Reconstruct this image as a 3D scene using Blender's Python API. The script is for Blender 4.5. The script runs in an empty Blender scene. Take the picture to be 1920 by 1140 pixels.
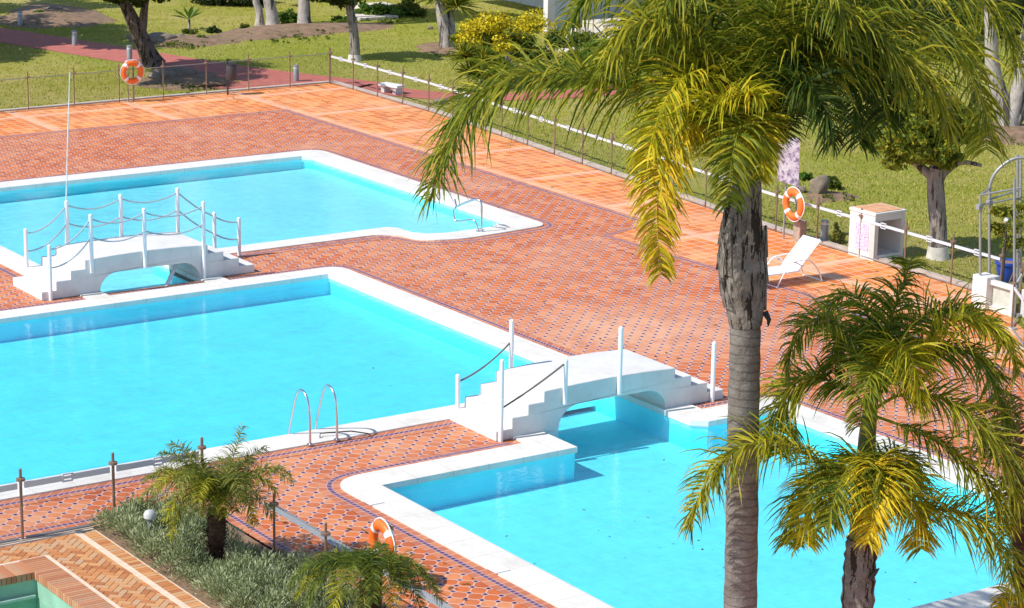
import bpy, bmesh, math, random
from mathutils import Vector, Matrix
from mathutils.geometry import tessellate_polygon
R = random.Random(7)
S = bpy.context.scene
COL = S.collection
ORG = {}
# ------------------------------------------------------------------ camera
H, F = 13.5, 4588.88
PIT, ROL, YAW = 0.250847, 0.0172292, 0.600295
F0 = Vector((math.sin(YAW), math.cos(YAW), 0)); R0 = Vector((math.cos(YAW), -math.sin(YAW), 0)); UP = Vector((0, 0, 1))
FW = F0*math.cos(PIT)-UP*math.sin(PIT); U0 = UP*math.cos(PIT)+F0*math.sin(PIT)
RT = R0*math.cos(ROL)+U0*math.sin(ROL); UU = U0*math.cos(ROL)-R0*math.sin(ROL)
CAM = Vector((0, 0, H))
def ray(x, y): return FW*F+RT*(x-960)-UU*(y-570)
def G(x, y, z=0.0):
    d = ray(x, y); return CAM+d*((z-H)/d.z)
def V(x, y, D):                      # the point of a view ray on the upright plane D metres ahead
    d = ray(x, y); return CAM+d*(D/d.dot(F0))
def Dp(p): return (Vector(p)-CAM).dot(F0)
cd = bpy.data.cameras.new("camera"); cam = bpy.data.objects.new("camera", cd); COL.objects.link(cam)
cd.sensor_width = 36; cd.lens = F/1920*36; cd.clip_end = 2000; cd.clip_start = .5
M = Matrix((RT, UU, -FW)).transposed().to_4x4(); M.translation = CAM
cam.matrix_world = M; S.camera = cam
# ------------------------------------------------------------------ mesh builder
class MB:
    def __init__(s): s.v = []; s.f = []; s.uv = {}; s.smooth = False
    def add(s, vs, fs, M=None):
        o = len(s.v)
        for p in vs:
            p = Vector(p); s.v.append(M @ p if M else p)
        for f in fs: s.f.append([i+o for i in f])
        return s
    def box(s, a, b, M=None, bev=0):
        x0, y0, z0 = a; x1, y1, z1 = b
        if bev:
            c = bev
            bm = bmesh.new(); bmesh.ops.create_cube(bm, size=1)
            for v in bm.verts: v.co = Vector(((x0+x1)/2+v.co.x*(x1-x0), (y0+y1)/2+v.co.y*(y1-y0), (z0+z1)/2+v.co.z*(z1-z0)))
            bmesh.ops.bevel(bm, geom=list(bm.edges), offset=c, segments=2, affect='EDGES', profile=.6)
            bm.verts.index_update()
            r = s.add([v.co.copy() for v in bm.verts], [[v.index for v in f.verts] for f in bm.faces], M); bm.free(); return r
        return s.add([(x0,y0,z0),(x1,y0,z0),(x1,y1,z0),(x0,y1,z0),(x0,y0,z1),(x1,y0,z1),(x1,y1,z1),(x0,y1,z1)],
              [(0,3,2,1),(4,5,6,7),(0,1,5,4),(1,2,6,5),(2,3,7,6),(3,0,4,7)], M)
    def tube(s, pts, r, n=8, cap=True):
        pts = [Vector(p) for p in pts]; m = len(pts)
        rs = r if isinstance(r, (list, tuple)) else [r]*m
        o = len(s.v); ref = None
        for i, p in enumerate(pts):
            t = (pts[min(i+1, m-1)]-pts[max(i-1, 0)])
            t = t.normalized() if t.length > 1e-9 else Vector((0,0,1))
            if ref is None:
                ref = t.orthogonal().normalized()
            ref = (ref-t*ref.dot(t)); ref = ref.normalized() if ref.length > 1e-6 else t.orthogonal().normalized()
            b = t.cross(ref)
            for k in range(n):
                a = 2*math.pi*k/n; s.v.append(p+(ref*math.cos(a)+b*math.sin(a))*rs[i])
        for i in range(m-1):
            for k in range(n):
                a = o+i*n+k; b2 = o+i*n+(k+1) % n
                s.f.append([a, b2, b2+n, a+n])
        if cap:
            s.f.append([o+k for k in range(n)][::-1]); s.f.append([o+(m-1)*n+k for k in range(n)])
        return s
    def lathe(s, prof, c=(0,0,0), n=16):          # (r, z) pairs
        c = Vector(c); o = len(s.v)
        for r, z in prof:
            for k in range(n):
                a = 2*math.pi*k/n; s.v.append(c+Vector((r*math.cos(a), r*math.sin(a), z)))
        for i in range(len(prof)-1):
            for k in range(n):
                a = o+i*n+k; b = o+i*n+(k+1) % n; s.f.append([a, b, b+n, a+n])
        s.f.append([o+k for k in range(n)][::-1]); s.f.append([o+(len(prof)-1)*n+k for k in range(n)])
        return s
    def torus(s, c, ax, R_, r, n=40, m=12, a0=0, a1=2*math.pi):
        ax = Vector(ax).normalized(); e = Vector((0,0,1)) if abs(ax.z) < .9 else Vector((1,0,0)); e2 = ax.cross(e).normalized(); c = Vector(c)
        full = abs(a1-a0-2*math.pi) < 1e-6; o = len(s.v); k1 = n if full else n+1
        for i in range(k1):
            a = a0+(a1-a0)*i/n; d = e*math.cos(a)+e2*math.sin(a)
            for j in range(m):
                b = 2*math.pi*j/m; s.v.append(c+d*(R_+r*math.cos(b))+ax*r*.8*math.sin(b))
        for i in range(n):
            for j in range(m):
                i2 = (i+1) % k1; j2 = (j+1) % m
                s.f.append([o+i*m+j, o+i2*m+j, o+i2*m+j2, o+i*m+j2])
        return s
    def prism(s, poly, axis, t0, t1):             # extrude a 2-D outline; axis 'y': poly (x,z); 'z': poly (x,y)
        n = len(poly); o = len(s.v)
        for t in (t0, t1):
            for a, b in poly: s.v.append(Vector((a, t, b)) if axis == 'y' else Vector((a, b, t)))
        tri = tessellate_polygon([[Vector((a, b, 0)) for a, b in poly]])
        for f in tri: s.f.append([o+i for i in f]); s.f.append([o+n+i for i in f][::-1])
        for i in range(n): j = (i+1) % n; s.f.append([o+i, o+j, o+n+j, o+n+i])
        return s
    def sheet(s, outer, holes, z):
        loops = [[Vector((p[0], p[1], 0)) for p in outer]]+[[Vector((p[0], p[1], 0)) for p in h] for h in holes]
        fl = [p for l in loops for p in l]; o = len(s.v)
        for p in fl: s.v.append(Vector((p.x, p.y, z)))
        for f in tessellate_polygon(loops):
            a, b, c = (fl[i] for i in f)
            if abs((b-a).cross(c-a).z) < 1e-9: continue
            f = list(f) if (b-a).cross(c-a).z > 0 else list(f)[::-1]
            s.f.append([o+i for i in f])
        return s
    def build(s, name, mat, parent=None, smooth=None, recalc=True):
        me = bpy.data.meshes.new(name)
        off = ORG.get(parent.name, Vector()) if parent else Vector()
        me.from_pydata([tuple(v-off) for v in s.v], [], s.f); me.update()
        if recalc:
            bm = bmesh.new(); bm.from_mesh(me); bmesh.ops.recalc_face_normals(bm, faces=bm.faces); bm.to_mesh(me); bm.free()
        if s.uv:
            l = me.uv_layers.new(name='UVMap')
            for p in me.polygons:
                for li in p.loop_indices:
                    l.data[li].uv = s.uv.get(me.loops[li].vertex_index, (0, 0))
        for m in (mat if isinstance(mat, list) else [mat]): me.materials.append(m)
        if s.smooth if smooth is None else smooth:
            for p in me.polygons: p.use_smooth = True
            try: me.set_sharp_from_angle(angle=math.radians(50))
            except Exception: pass
        o = bpy.data.objects.new(name, me); COL.objects.link(o)
        if parent: o.parent = parent; ORG[o.name] = ORG.get(parent.name, Vector())
        else: ORG[o.name] = Vector()
        return o
def tag(o, label=None, cat=None, group=None, kind=None):
    if label: o['label'] = label
    if cat: o['category'] = cat
    if group: o['group'] = group
    if kind: o['kind'] = kind
    return o
def thing(name, loc, label, cat, group=None):
    o = bpy.data.objects.new(name, None); COL.objects.link(o); o.location = loc; o.empty_display_size = .2
    ORG[o.name] = Vector(loc); return tag(o, label, cat, group)
def dup(root, loc, label=None, rz=0):
    r = root.copy(); COL.objects.link(r); r.location = loc; r.rotation_euler = (0, 0, rz); ORG[r.name] = Vector(loc)
    if label: r['label'] = label
    for ch in [o for o in COL.objects if o.parent == root]:
        c = ch.copy(); COL.objects.link(c); c.parent = r
        for g in [o for o in COL.objects if o.parent == ch]:
            d = g.copy(); COL.objects.link(d); d.parent = c
    return r
def structure(name, mb, mat, label=None, cat=None, kind='structure', **k):
    o = mb.build(name, mat, **k); o['kind'] = kind
    if label: tag(o, label, cat)
    return o
# ------------------------------------------------------------------ materials
class NT:
    def __init__(s, name):
        s.m = bpy.data.materials.new(name); s.m.use_nodes = True; s.t = s.m.node_tree; s.t.nodes.clear()
        s.out = s.n('ShaderNodeOutputMaterial')
    def n(s, typ, **k):
        n = s.t.nodes.new(typ)
        for a, b in k.items(): setattr(n, a, b)
        return n
    def l(s, a, b): s.t.links.new(a, b)
    def set(s, sock, v):
        if hasattr(v, 'is_output') or hasattr(v, 'links'): s.l(v, sock)
        else: sock.default_value = v
    def math(s, op, a, b=None, c=None):
        n = s.n('ShaderNodeMath', operation=op)
        for i, v in enumerate((a, b, c)):
            if v is not None: s.set(n.inputs[i], v)
        return n.outputs[0]
    def mix(s, f, a, b):
        n = s.n('ShaderNodeMix', data_type='RGBA'); s.set(n.inputs[0], f)
        for i, v in ((6, a), (7, b)):
            if isinstance(v, tuple) and len(v) == 3: v = v+(1,)
            s.set(n.inputs[i], v)
        return n.outputs[2]
    def noise(s, sc, det=4, vec=None, rough=.6, w=None):
        n = s.n('ShaderNodeTexNoise'); n.inputs['Scale'].default_value = sc; n.inputs['Detail'].default_value = det; n.inputs['Roughness'].default_value = rough
        s.l(vec if vec else s.pos(), n.inputs['Vector']); return n.outputs[0]
    def pos(s):
        if not hasattr(s, '_p'): s._p = s.n('ShaderNodeNewGeometry').outputs['Position']
        return s._p
    def island(s): return s.n('ShaderNodeNewGeometry').outputs['Random Per Island']
    def ramp(s, fac, stops, interp='LINEAR'):
        n = s.n('ShaderNodeValToRGB'); s.l(fac, n.inputs[0]); e = n.color_ramp.elements; n.color_ramp.interpolation = interp
        while len(e) < len(stops): e.new(.5)
        for i, (p, c) in enumerate(stops): e[i].position = p; e[i].color = c+(1,) if len(c) == 3 else c
        return n.outputs[0]
    def bump(s, h, st, dist=.02):
        n = s.n('ShaderNodeBump'); n.inputs['Strength'].default_value = st; n.inputs['Distance'].default_value = dist; s.l(h, n.inputs['Height']); return n.outputs[0]
    def pbr(s, col, rough=.7, normal=None, metal=0, spec=.5):
        p = s.n('ShaderNodeBsdfPrincipled')
        if isinstance(col, tuple): col = col+(1,) if len(col) == 3 else col
        s.set(p.inputs['Base Color'], col); s.set(p.inputs['Roughness'], rough); p.inputs['Metallic'].default_value = metal
        p.inputs['Specular IOR Level'].default_value = spec
        if normal: s.l(normal, p.inputs['Normal'])
        s.l(p.outputs[0], s.out.inputs[0]); return s.m
def simple(name, col, rough=.6, metal=0, var=.15, sc=6, bump=.1, spec=.5):
    t = NT(name); nz = t.noise(sc, 5)
    d = tuple(c*(1-var) for c in col); b = tuple(min(1, c*(1+var)) for c in col)
    c = t.ramp(nz, [(.3, d), (.7, b)])
    return t.pbr(c, rough, t.bump(t.noise(sc*6, 4), bump), metal, spec)
def leafmat(name, stops, trans=.45, rough=.55, spec=.25):
    t = NT(name); c = t.ramp(t.island(), stops)
    nz = t.noise(1.3, 2); c = t.mix(t.math('MULTIPLY', nz, .3), c, (.06, .075, .012))
    p = t.n('ShaderNodeBsdfPrincipled'); t.l(c, p.inputs['Base Color']); p.inputs['Roughness'].default_value = rough; p.inputs['Specular IOR Level'].default_value = spec
    tr = t.n('ShaderNodeBsdfTranslucent'); t.l(c, tr.inputs[0])
    mx = t.n('ShaderNodeMixShader'); mx.inputs[0].default_value = trans
    t.l(p.outputs[0], mx.inputs[1]); t.l(tr.outputs[0], mx.inputs[2]); t.l(mx.outputs[0], t.out.inputs[0]); return t.m
def deck_mat():
    t = NT('terracotta_dots'); sp = t.n('ShaderNodeSeparateXYZ'); t.l(t.pos(), sp.inputs[0])
    x, y = sp.outputs[0], sp.outputs[1]; k = 1/(.25*math.sqrt(2))
    u = t.math('MULTIPLY', t.math('ADD', x, y), k); v = t.math('MULTIPLY', t.math('SUBTRACT', y, x), k)
    fu = t.math('ABSOLUTE', t.math('SUBTRACT', t.math('FRACT', u), .5)); fv = t.math('ABSOLUTE', t.math('SUBTRACT', t.math('FRACT', v), .5))
    eu = t.math('SUBTRACT', .5, fu); ev = t.math('SUBTRACT', .5, fv)       # distance to the tile edge
    cmb = t.n('ShaderNodeCombineXYZ'); t.l(t.math('FLOOR', u), cmb.inputs[0]); t.l(t.math('FLOOR', v), cmb.inputs[1])
    wn = t.n('ShaderNodeTexWhiteNoise', noise_dimensions='2D'); t.l(cmb.outputs[0], wn.inputs['Vector'])
    tile = t.ramp(wn.outputs[0], [(0, (.46, .095, .024)), (.35, (.58, .14, .032)), (.7, (.65, .175, .042)), (1, (.70, .28, .12))])
    big = t.noise(.35, 5); tile = t.mix(t.math('MULTIPLY', t.math('SUBTRACT', big, .44), 1.9), tile, (.72, .42, .26))
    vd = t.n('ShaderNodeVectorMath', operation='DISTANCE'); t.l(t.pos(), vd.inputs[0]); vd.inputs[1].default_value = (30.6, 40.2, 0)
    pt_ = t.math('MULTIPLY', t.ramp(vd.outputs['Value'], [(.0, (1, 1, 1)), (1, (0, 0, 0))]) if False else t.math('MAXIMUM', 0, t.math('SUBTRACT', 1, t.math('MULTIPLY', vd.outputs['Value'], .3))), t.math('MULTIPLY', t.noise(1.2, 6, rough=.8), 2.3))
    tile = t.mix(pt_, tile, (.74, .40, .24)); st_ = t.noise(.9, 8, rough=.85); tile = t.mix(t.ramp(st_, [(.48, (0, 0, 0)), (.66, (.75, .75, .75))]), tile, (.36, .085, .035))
    fine = t.noise(14, 4); tile = t.mix(t.math('MULTIPLY', fine, .3), tile, (.42, .12, .055))
    me = t.math('MINIMUM', eu, ev); gr = t.math('LESS_THAN', me, .045)
    sm = t.math('ADD', eu, ev); halo = t.math('LESS_THAN', sm, .30); dot = t.math('LESS_THAN', sm, .19)
    c = t.mix(gr, tile, (.68, .42, .30)); c = t.mix(halo, c, (.62, .40, .35)); 
    wn2 = t.n('ShaderNodeTexWhiteNoise', noise_dimensions='2D'); c2 = t.n('ShaderNodeCombineXYZ'); t.l(t.math('ROUND', u), c2.inputs[0]); t.l(t.math('ROUND', v), c2.inputs[1]); t.l(c2.outputs[0], wn2.inputs['Vector'])
    dc = t.ramp(wn2.outputs[0], [(0, (.015, .012, .085)), (.7, (.04, .025, .11)), (1, (.14, .10, .16))])
    c = t.mix(dot, c, dc)
    return t.pbr(c, .62, t.bump(t.math('ADD', me, t.math('MULTIPLY', fine, .08)), .15), spec=.3)
def slab_mat():
    t = NT('orange_slab'); sp = t.n('ShaderNodeSeparateXYZ'); t.l(t.pos(), sp.inputs[0])
    x, y = sp.outputs[0], sp.outputs[1]
    u = t.math('MULTIPLY', x, 1/.33); v = t.math('MULTIPLY', y, 1/.33)
    eu = t.math('SUBTRACT', .5, t.math('ABSOLUTE', t.math('SUBTRACT', t.math('FRACT', u), .5))); ev = t.math('SUBTRACT', .5, t.math('ABSOLUTE', t.math('SUBTRACT', t.math('FRACT', v), .5)))
    cmb = t.n('ShaderNodeCombineXYZ'); t.l(t.math('FLOOR', u), cmb.inputs[0]); t.l(t.math('FLOOR', v), cmb.inputs[1])
    wn = t.n('ShaderNodeTexWhiteNoise', noise_dimensions='2D'); t.l(cmb.outputs[0], wn.inputs['Vector'])
    c = t.ramp(wn.outputs[0], [(0, (.58, .15, .025)), (.5, (.72, .195, .028)), (1, (.80, .33, .09))])
    big = t.noise(.5, 5); c = t.mix(t.math('MULTIPLY', t.math('SUBTRACT', big, .44), 1.6), c, (.78, .45, .25))
    g = t.math('LESS_THAN', t.math('MINIMUM', eu, ev), .05); c = t.mix(t.math('MULTIPLY', g, .8), c, (.74, .5, .36))
    bu = t.math('SUBTRACT', .5, t.math('ABSOLUTE', t.math('SUBTRACT', t.math('FRACT', t.math('MULTIPLY', t.math('ADD', x, 1.9), 1/3.96)), .5)))
    bv = t.math('SUBTRACT', .5, t.math('ABSOLUTE', t.math('SUBTRACT', t.math('FRACT', t.math('MULTIPLY', t.math('ADD', y, .7), 1/3.96)), .5)))
    bd = t.math('LESS_THAN', t.math('MINIMUM', bu, bv), .042); c = t.mix(t.math('MULTIPLY', bd, .5), c, (.78, .53, .38)); c = t.mix(t.ramp(t.noise(1.3, 7, rough=.8), [(.55, (0, 0, 0)), (.75, (.5, .5, .5))]), c, (.50, .17, .06))
    return t.pbr(c, .6, t.bump(t.noise(12, 4), .12), spec=.3)
def band_mat():
    t = NT('border_tiles'); uv = t.n('ShaderNodeUVMap'); sp = t.n('ShaderNodeSeparateXYZ'); t.l(uv.outputs[0], sp.inputs[0])
    u, v = sp.outputs[0], sp.outputs[1]
    fu = t.math('ABSOLUTE', t.math('SUBTRACT', t.math('FRACT', t.math('MULTIPLY', u, 1/.105)), .5)); fv = t.math('ABSOLUTE', t.math('SUBTRACT', v, .5))
    w = t.n('ShaderNodeTexWhiteNoise', noise_dimensions='1D'); t.l(t.math('FLOOR', t.math('MULTIPLY', u, 1/.21)), w.inputs['W'])
    c = t.ramp(w.outputs[0], [(0, (.40, .10, .05)), (.5, (.52, .15, .06)), (1, (.58, .22, .10))])
    line = t.math('LESS_THAN', fv, .14); c = t.mix(line, c, (.5, .3, .31))
    fl = t.math('ABSOLUTE', t.math('SUBTRACT', t.math('FRACT', t.math('MULTIPLY', u, 1/.21)), .5))
    joint = t.math('MULTIPLY', t.math('GREATER_THAN', fl, .46), t.math('GREATER_THAN', fv, .11)); c = t.mix(joint, c, (.62, .4, .3))
    d = t.math('MULTIPLY', t.math('LESS_THAN', fu, .40), t.math('LESS_THAN', fv, .10)); c = t.mix(d, c, (.03, .02, .13))
    c = t.mix(t.math('MULTIPLY', t.noise(.8, 4), .25), c, (.66, .4, .28))
    return t.pbr(c, .6, spec=.3)
def grass_mat():
    t = NT('lawn_grass'); a = t.noise(.13, 6, rough=.65); b = t.noise(1.6, 7, rough=.8); f = t.noise(24, 4, rough=.8)
    mp = t.n('ShaderNodeMapping'); mp.inputs['Rotation'].default_value = (0, 0, .5); mp.inputs['Scale'].default_value = (.35, 2.2, 1); t.l(t.pos(), mp.inputs[0])
    e = t.noise(1.1, 5, mp.outputs[0], .75)
    c = t.ramp(t.math('ADD', t.math('MULTIPLY', a, .62), t.math('MULTIPLY', b, .38)), [(.36, (.24, .30, .03)), (.45, (.42, .40, .055)), (.53, (.58, .48, .14)), (.62, (.70, .55, .25))])
    c = t.mix(t.ramp(e, [(.5, (0, 0, 0)), (.68, (.55, .55, .55))]), c, (.72, .58, .2)); c = t.mix(t.ramp(f, [(.42, (.5, .5, .5)), (.6, (0, 0, 0))]), c, (.20, .25, .03))
    g2 = t.noise(.07, 4); c = t.mix(t.ramp(g2, [(.42, (.5, .5, .5)), (.55, (0, 0, 0))]), c, (.27, .34, .035)); h = t.math('ADD', b, f); return t.pbr(c, .9, t.bump(h, 1.0, .08), spec=.1)
def water_mat(name, col, dens, rip):
    t = NT(name); g = t.n('ShaderNodeNewGeometry')
    mp = t.n('ShaderNodeMapping'); mp.inputs['Rotation'].default_value = (0, 0, .6); mp.inputs['Scale'].default_value = (.7, 1.5, 1); t.l(g.outputs['Position'], mp.inputs[0])
    n1 = t.noise(2.4, 4, mp.outputs[0]); n2 = t.noise(7, 3, mp.outputs[0]); h = t.math('ADD', n1, t.math('MULTIPLY', n2, .3))
    nb = t.bump(h, rip, .06)
    fr = t.n('ShaderNodeFresnel'); fr.inputs['IOR'].default_value = 1.42; t.l(nb, fr.inputs['Normal'])
    sp = t.n('ShaderNodeSeparateXYZ'); t.l(g.outputs['True Normal'], sp.inputs[0])
    k = t.math('MULTIPLY', t.math('GREATER_THAN', sp.outputs[2], .5), t.math('SUBTRACT', 1, g.outputs['Backfacing']))
    fac = t.math('MULTIPLY', fr.outputs[0], k)
    gl = t.n('ShaderNodeBsdfGlossy'); gl.inputs['Roughness'].default_value = .03; t.l(nb, gl.inputs['Normal']); gl.inputs['Color'].default_value = (.9, .9, .9, 1)
    tr = t.n('ShaderNodeBsdfTransparent'); mx = t.n('ShaderNodeMixShader'); t.l(fac, mx.inputs[0]); t.l(tr.outputs[0], mx.inputs[1]); t.l(gl.outputs[0], mx.inputs[2])
    t.l(mx.outputs[0], t.out.inputs[0])
    va = t.n('ShaderNodeVolumeAbsorption'); va.inputs['Color'].default_value = col+(1,); va.inputs['Density'].default_value = dens
    t.l(va.outputs[0], t.out.inputs['Volume'])
    try: t.m.cycles.homogeneous_volume = True
    except Exception: pass
    return t.m
def net_mat(name, op, col):
    t = NT(name); d = t.n('ShaderNodeBsdfDiffuse'); d.inputs[0].default_value = col+(1,); tr = t.n('ShaderNodeBsdfTransparent')
    mx = t.n('ShaderNodeMixShader'); mx.inputs[0].default_value = op; t.l(tr.outputs[0], mx.inputs[1]); t.l(d.outputs[0], mx.inputs[2]); t.l(mx.outputs[0], t.out.inputs[0]); return t.m
def bark_mat(name, a, b, ring=0.0, vert=0.0):
    t = NT(name); sp = t.n('ShaderNodeSeparateXYZ'); t.l(t.pos(), sp.inputs[0])
    nz = t.noise(5, 5, rough=.7); h = nz
    c = t.ramp(nz, [(.3, a), (.7, b)])
    if ring:
        zz = t.math('ADD', t.math('MULTIPLY', sp.outputs[2], ring), t.math('MULTIPLY', t.noise(2.2, 2), 1.3))
        r = t.math('FRACT', zz); rr = t.math('LESS_THAN', r, .2)
        c = t.mix(t.math('MULTIPLY', rr, .42), c, tuple(x*.42 for x in a)); h = t.math('ADD', h, t.math('MULTIPLY', r, 1.0))
        cr = t.noise(26, 4, rough=.8); c = t.mix(t.math('MULTIPLY', t.math('GREATER_THAN', cr, .62), .6), c, tuple(x*.5 for x in a))
    if vert:
        mp = t.n('ShaderNodeMapping'); mp.inputs['Scale'].default_value = (1, 1, .12); t.l(t.pos(), mp.inputs[0])
        v = t.noise(vert, 4, mp.outputs[0], .7); c = t.mix(t.math('GREATER_THAN', v, .55), c, tuple(x*.35 for x in a)); h = t.math('ADD', h, v)
    return t.pbr(c, .9, t.bump(h, .8, .04), spec=.15)
def islmat(name, stops, rough=.8):
    t = NT(name); c = t.ramp(t.island(), stops); c = t.mix(t.math('MULTIPLY', t.noise(18, 4), .35), c, (.30, .14, .07)); return t.pbr(c, rough, t.bump(t.noise(30, 4), .2), spec=.2)
DECK, SLAB, BAND, GRASS = deck_mat(), slab_mat(), band_mat(), grass_mat()
def cope_mat():
    t = NT('coping_stone'); sp = t.n('ShaderNodeSeparateXYZ'); t.l(t.pos(), sp.inputs[0]); n1 = t.noise(1.1, 6, rough=.7); n2 = t.noise(9, 5, rough=.75)
    c = t.ramp(n1, [(.32, (.63, .59, .53)), (.5, (.72, .69, .64)), (.7, (.76, .73, .69))]); c = t.mix(t.ramp(n2, [(.56, (0, 0, 0)), (.75, (.45, .45, .45))]), c, (.50, .45, .38))
    j = None
    for o in (0, 1):
        f = t.math('ABSOLUTE', t.math('SUBTRACT', t.math('FRACT', t.math('MULTIPLY', sp.outputs[o], 1/.74)), .5)); q = t.math('GREATER_THAN', f, .488); j = q if j is None else t.math('MAXIMUM', j, q)
    c = t.mix(t.math('MULTIPLY', j, .45), c, (.42, .38, .33)); return t.pbr(c, .65, t.bump(n2, .2), spec=.3)
COPE = cope_mat()
def plaster():
    t = NT('white_render'); n1 = t.noise(1.4, 6, rough=.7); mp = t.n('ShaderNodeMapping'); mp.inputs['Scale'].default_value = (1, 1, .18); t.l(t.pos(), mp.inputs[0]); v = t.noise(5, 5, mp.outputs[0], .75)
    c = t.ramp(n1, [(.3, (.60, .58, .545)), (.6, (.70, .685, .66))]); c = t.mix(t.ramp(v, [(.55, (0, 0, 0)), (.78, (.4, .4, .4))]), c, (.50, .46, .40)); return t.pbr(c, .75, t.bump(t.noise(14, 5), .25), spec=.25)
WHITE = plaster()
WPAINT = simple('white_paint', (.80, .80, .80), .45, var=.03, sc=4, bump=.03)
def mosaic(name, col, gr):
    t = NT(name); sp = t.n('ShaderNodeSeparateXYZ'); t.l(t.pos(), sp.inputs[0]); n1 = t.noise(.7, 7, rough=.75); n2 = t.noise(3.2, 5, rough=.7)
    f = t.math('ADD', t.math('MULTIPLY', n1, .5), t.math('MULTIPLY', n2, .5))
    c = t.ramp(f, [(.36, tuple(x*.88 for x in col)), (.5, col), (.64, tuple(min(.95, x*1.09) for x in col))])  # tone mottling painted in to stand for rippled light on the pool floor
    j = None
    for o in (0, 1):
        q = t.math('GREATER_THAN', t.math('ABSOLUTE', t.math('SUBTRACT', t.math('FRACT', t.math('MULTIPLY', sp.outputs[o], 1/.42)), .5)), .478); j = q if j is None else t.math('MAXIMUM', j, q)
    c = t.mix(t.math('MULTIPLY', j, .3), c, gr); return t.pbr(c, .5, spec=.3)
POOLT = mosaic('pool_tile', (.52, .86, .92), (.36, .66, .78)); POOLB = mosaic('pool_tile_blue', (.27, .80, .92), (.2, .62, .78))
WALLT = simple('pool_wall_tile', (.10, .90, .98), .5, var=.07, sc=1.5, bump=.03)
GREENT = simple('green_pool_paint', (.26, .46, .34), .6, var=.15, sc=2, bump=.05)
STEEL = simple('brushed_steel', (.62, .63, .64), .25, 1, .05, 20, .02)
BRONZE = simple('bronze_post', (.24, .16, .115), .5, .3, .15, 8, .05)
DARKM = simple('dark_metal', (.04, .042, .045), .5, .3, .15, 8, .05)
GREYM = simple('grey_metal', (.33, .34, .35), .45, .4, .1, 8, .05)
ROPE = simple('rope_grey', (.42, .45, .48), .9, var=.12, sc=40, bump=.3)
ROPED = simple('rope_dark', (.14, .12, .10), .9, var=.12, sc=40, bump=.3)
ORANGE = simple('ring_orange', (.85, .16, .02), .45, var=.06, sc=6, bump=.03)
TAPE = simple('white_tape', (.85, .83, .82), .4, var=.03, sc=6, bump=.02)
NET = net_mat('fence_net', .10, (.07, .065, .06))
RAIL = simple('fence_rail_white', (.58, .60, .64), .4, var=.05, sc=3, bump=.02)
PATH = simple('red_path', (.44, .13, .10), .8, var=.18, sc=3, bump=.15)
KERB = simple('kerb_stone', (.55, .46, .38), .85, var=.2, sc=3, bump=.2)
SOIL = simple('earth', (.22, .14, .085), .95, var=.35, sc=3, bump=.6)
DRAIN = simple('drain_grey', (.36, .37, .37), .6, .2, .12, 12, .2)
ROCK = simple('rock', (.215, .17, .125), .9, var=.35, sc=4, bump=.7)
WOOD = simple('weathered_wood', (.36, .27, .21), .85, var=.25, sc=10, bump=.3)
BLUEP = simple('blue_glaze', (.02, .07, .40), .25, var=.15, sc=5, bump=.04)
SLING = simple('white_sling', (.82, .82, .82), .6, var=.03, sc=30, bump=.08)
STEP = simple('pale_step', (.62, .55, .47), .8, var=.12, sc=4, bump=.2)
GLASSW = simple('blue_grey_wall', (.50, .56, .60), .5, var=.08, sc=2, bump=.05)  # blue-grey of the villa's glazing
ROOFT = simple('terracotta_cap', (.62, .33, .18), .8, var=.2, sc=5, bump=.2)
SIGNM = (lambda t: t.pbr(t.ramp(t.noise(7, 4, rough=.75), [(.40, (.80, .78, .82)), (.5, (.70, .62, .72)), (.6, (.26, .18, .30))]), .5))(NT('faded_purple_print'))
MOSA = (lambda t: t.pbr(t.ramp(t.noise(26, 3, rough=.8), [(.42, (.74, .70, .78)), (.6, (.36, .26, .48))]), .5))(NT('purple_mosaic'))
HERR = islmat('paving_bricks', [(0, (.42, .15, .06)), (.3, (.58, .24, .09)), (.6, (.66, .34, .14)), (1, (.55, .36, .22))])
BRICKC = islmat('coping_bricks', [(0, (.42, .17, .09)), (.4, (.52, .22, .11)), (.75, (.58, .30, .17)), (1, (.45, .27, .17))])
JOINT = simple('pale_joint', (.70, .55, .42), .85, var=.12, sc=6, bump=.2)
PALMT = bark_mat('palm_trunk', (.17, .15, .132), (.32, .29, .26), ring=8.5)
BOOT = bark_mat('palm_boots', (.13, .105, .085), (.34, .30, .26), vert=11)
PALMD = bark_mat('date_palm_trunk', (.05, .028, .018), (.13, .075, .05), ring=14)
BARKD = bark_mat('dark_bark', (.10, .07, .055), (.21, .15, .12), vert=7)
BARKG = bark_mat('grey_bark', (.20, .17, .15), (.36, .31, .27), vert=6)
BARKP = bark_mat('pale_bark', (.30, .265, .235), (.50, .45, .40), vert=4)
LIME = simple('limewash', (.62, .58, .52), .9, var=.2, sc=5, bump=.3)
PG = leafmat('palm_green', [(0, (.07, .12, .010)), (.4, (.19, .25, .018)), (.8, (.38, .38, .024)), (1, (.60, .50, .04))])
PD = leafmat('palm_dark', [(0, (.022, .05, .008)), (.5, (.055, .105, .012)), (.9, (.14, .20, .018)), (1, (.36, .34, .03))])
PY = leafmat('palm_yellow', [(0, (.28, .24, .008)), (.35, (.62, .48, .014)), (.8, (.90, .66, .02)), (1, (.85, .48, .03))], .3)
PM = leafmat('palm_lime', [(0, (.18, .22, .01)), (.4, (.45, .45, .016)), (.8, (.76, .66, .024)), (1, (.85, .58, .035))])
PO = leafmat('palm_olive', [(0, (.12, .16, .012)), (.5, (.33, .36, .022)), (1, (.68, .56, .04))])
PB = leafmat('palm_dry', [(0, (.13, .06, .02)), (.5, (.26, .13, .04)), (1, (.34, .22, .07))])
RACH = simple('frond_rib', (.24, .22, .04), .5, var=.3, sc=6, bump=.1)
DATE = leafmat('date_leaf', [(0, (.08, .12, .018)), (.5, (.20, .24, .03)), (1, (.46, .42, .10))])
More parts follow.
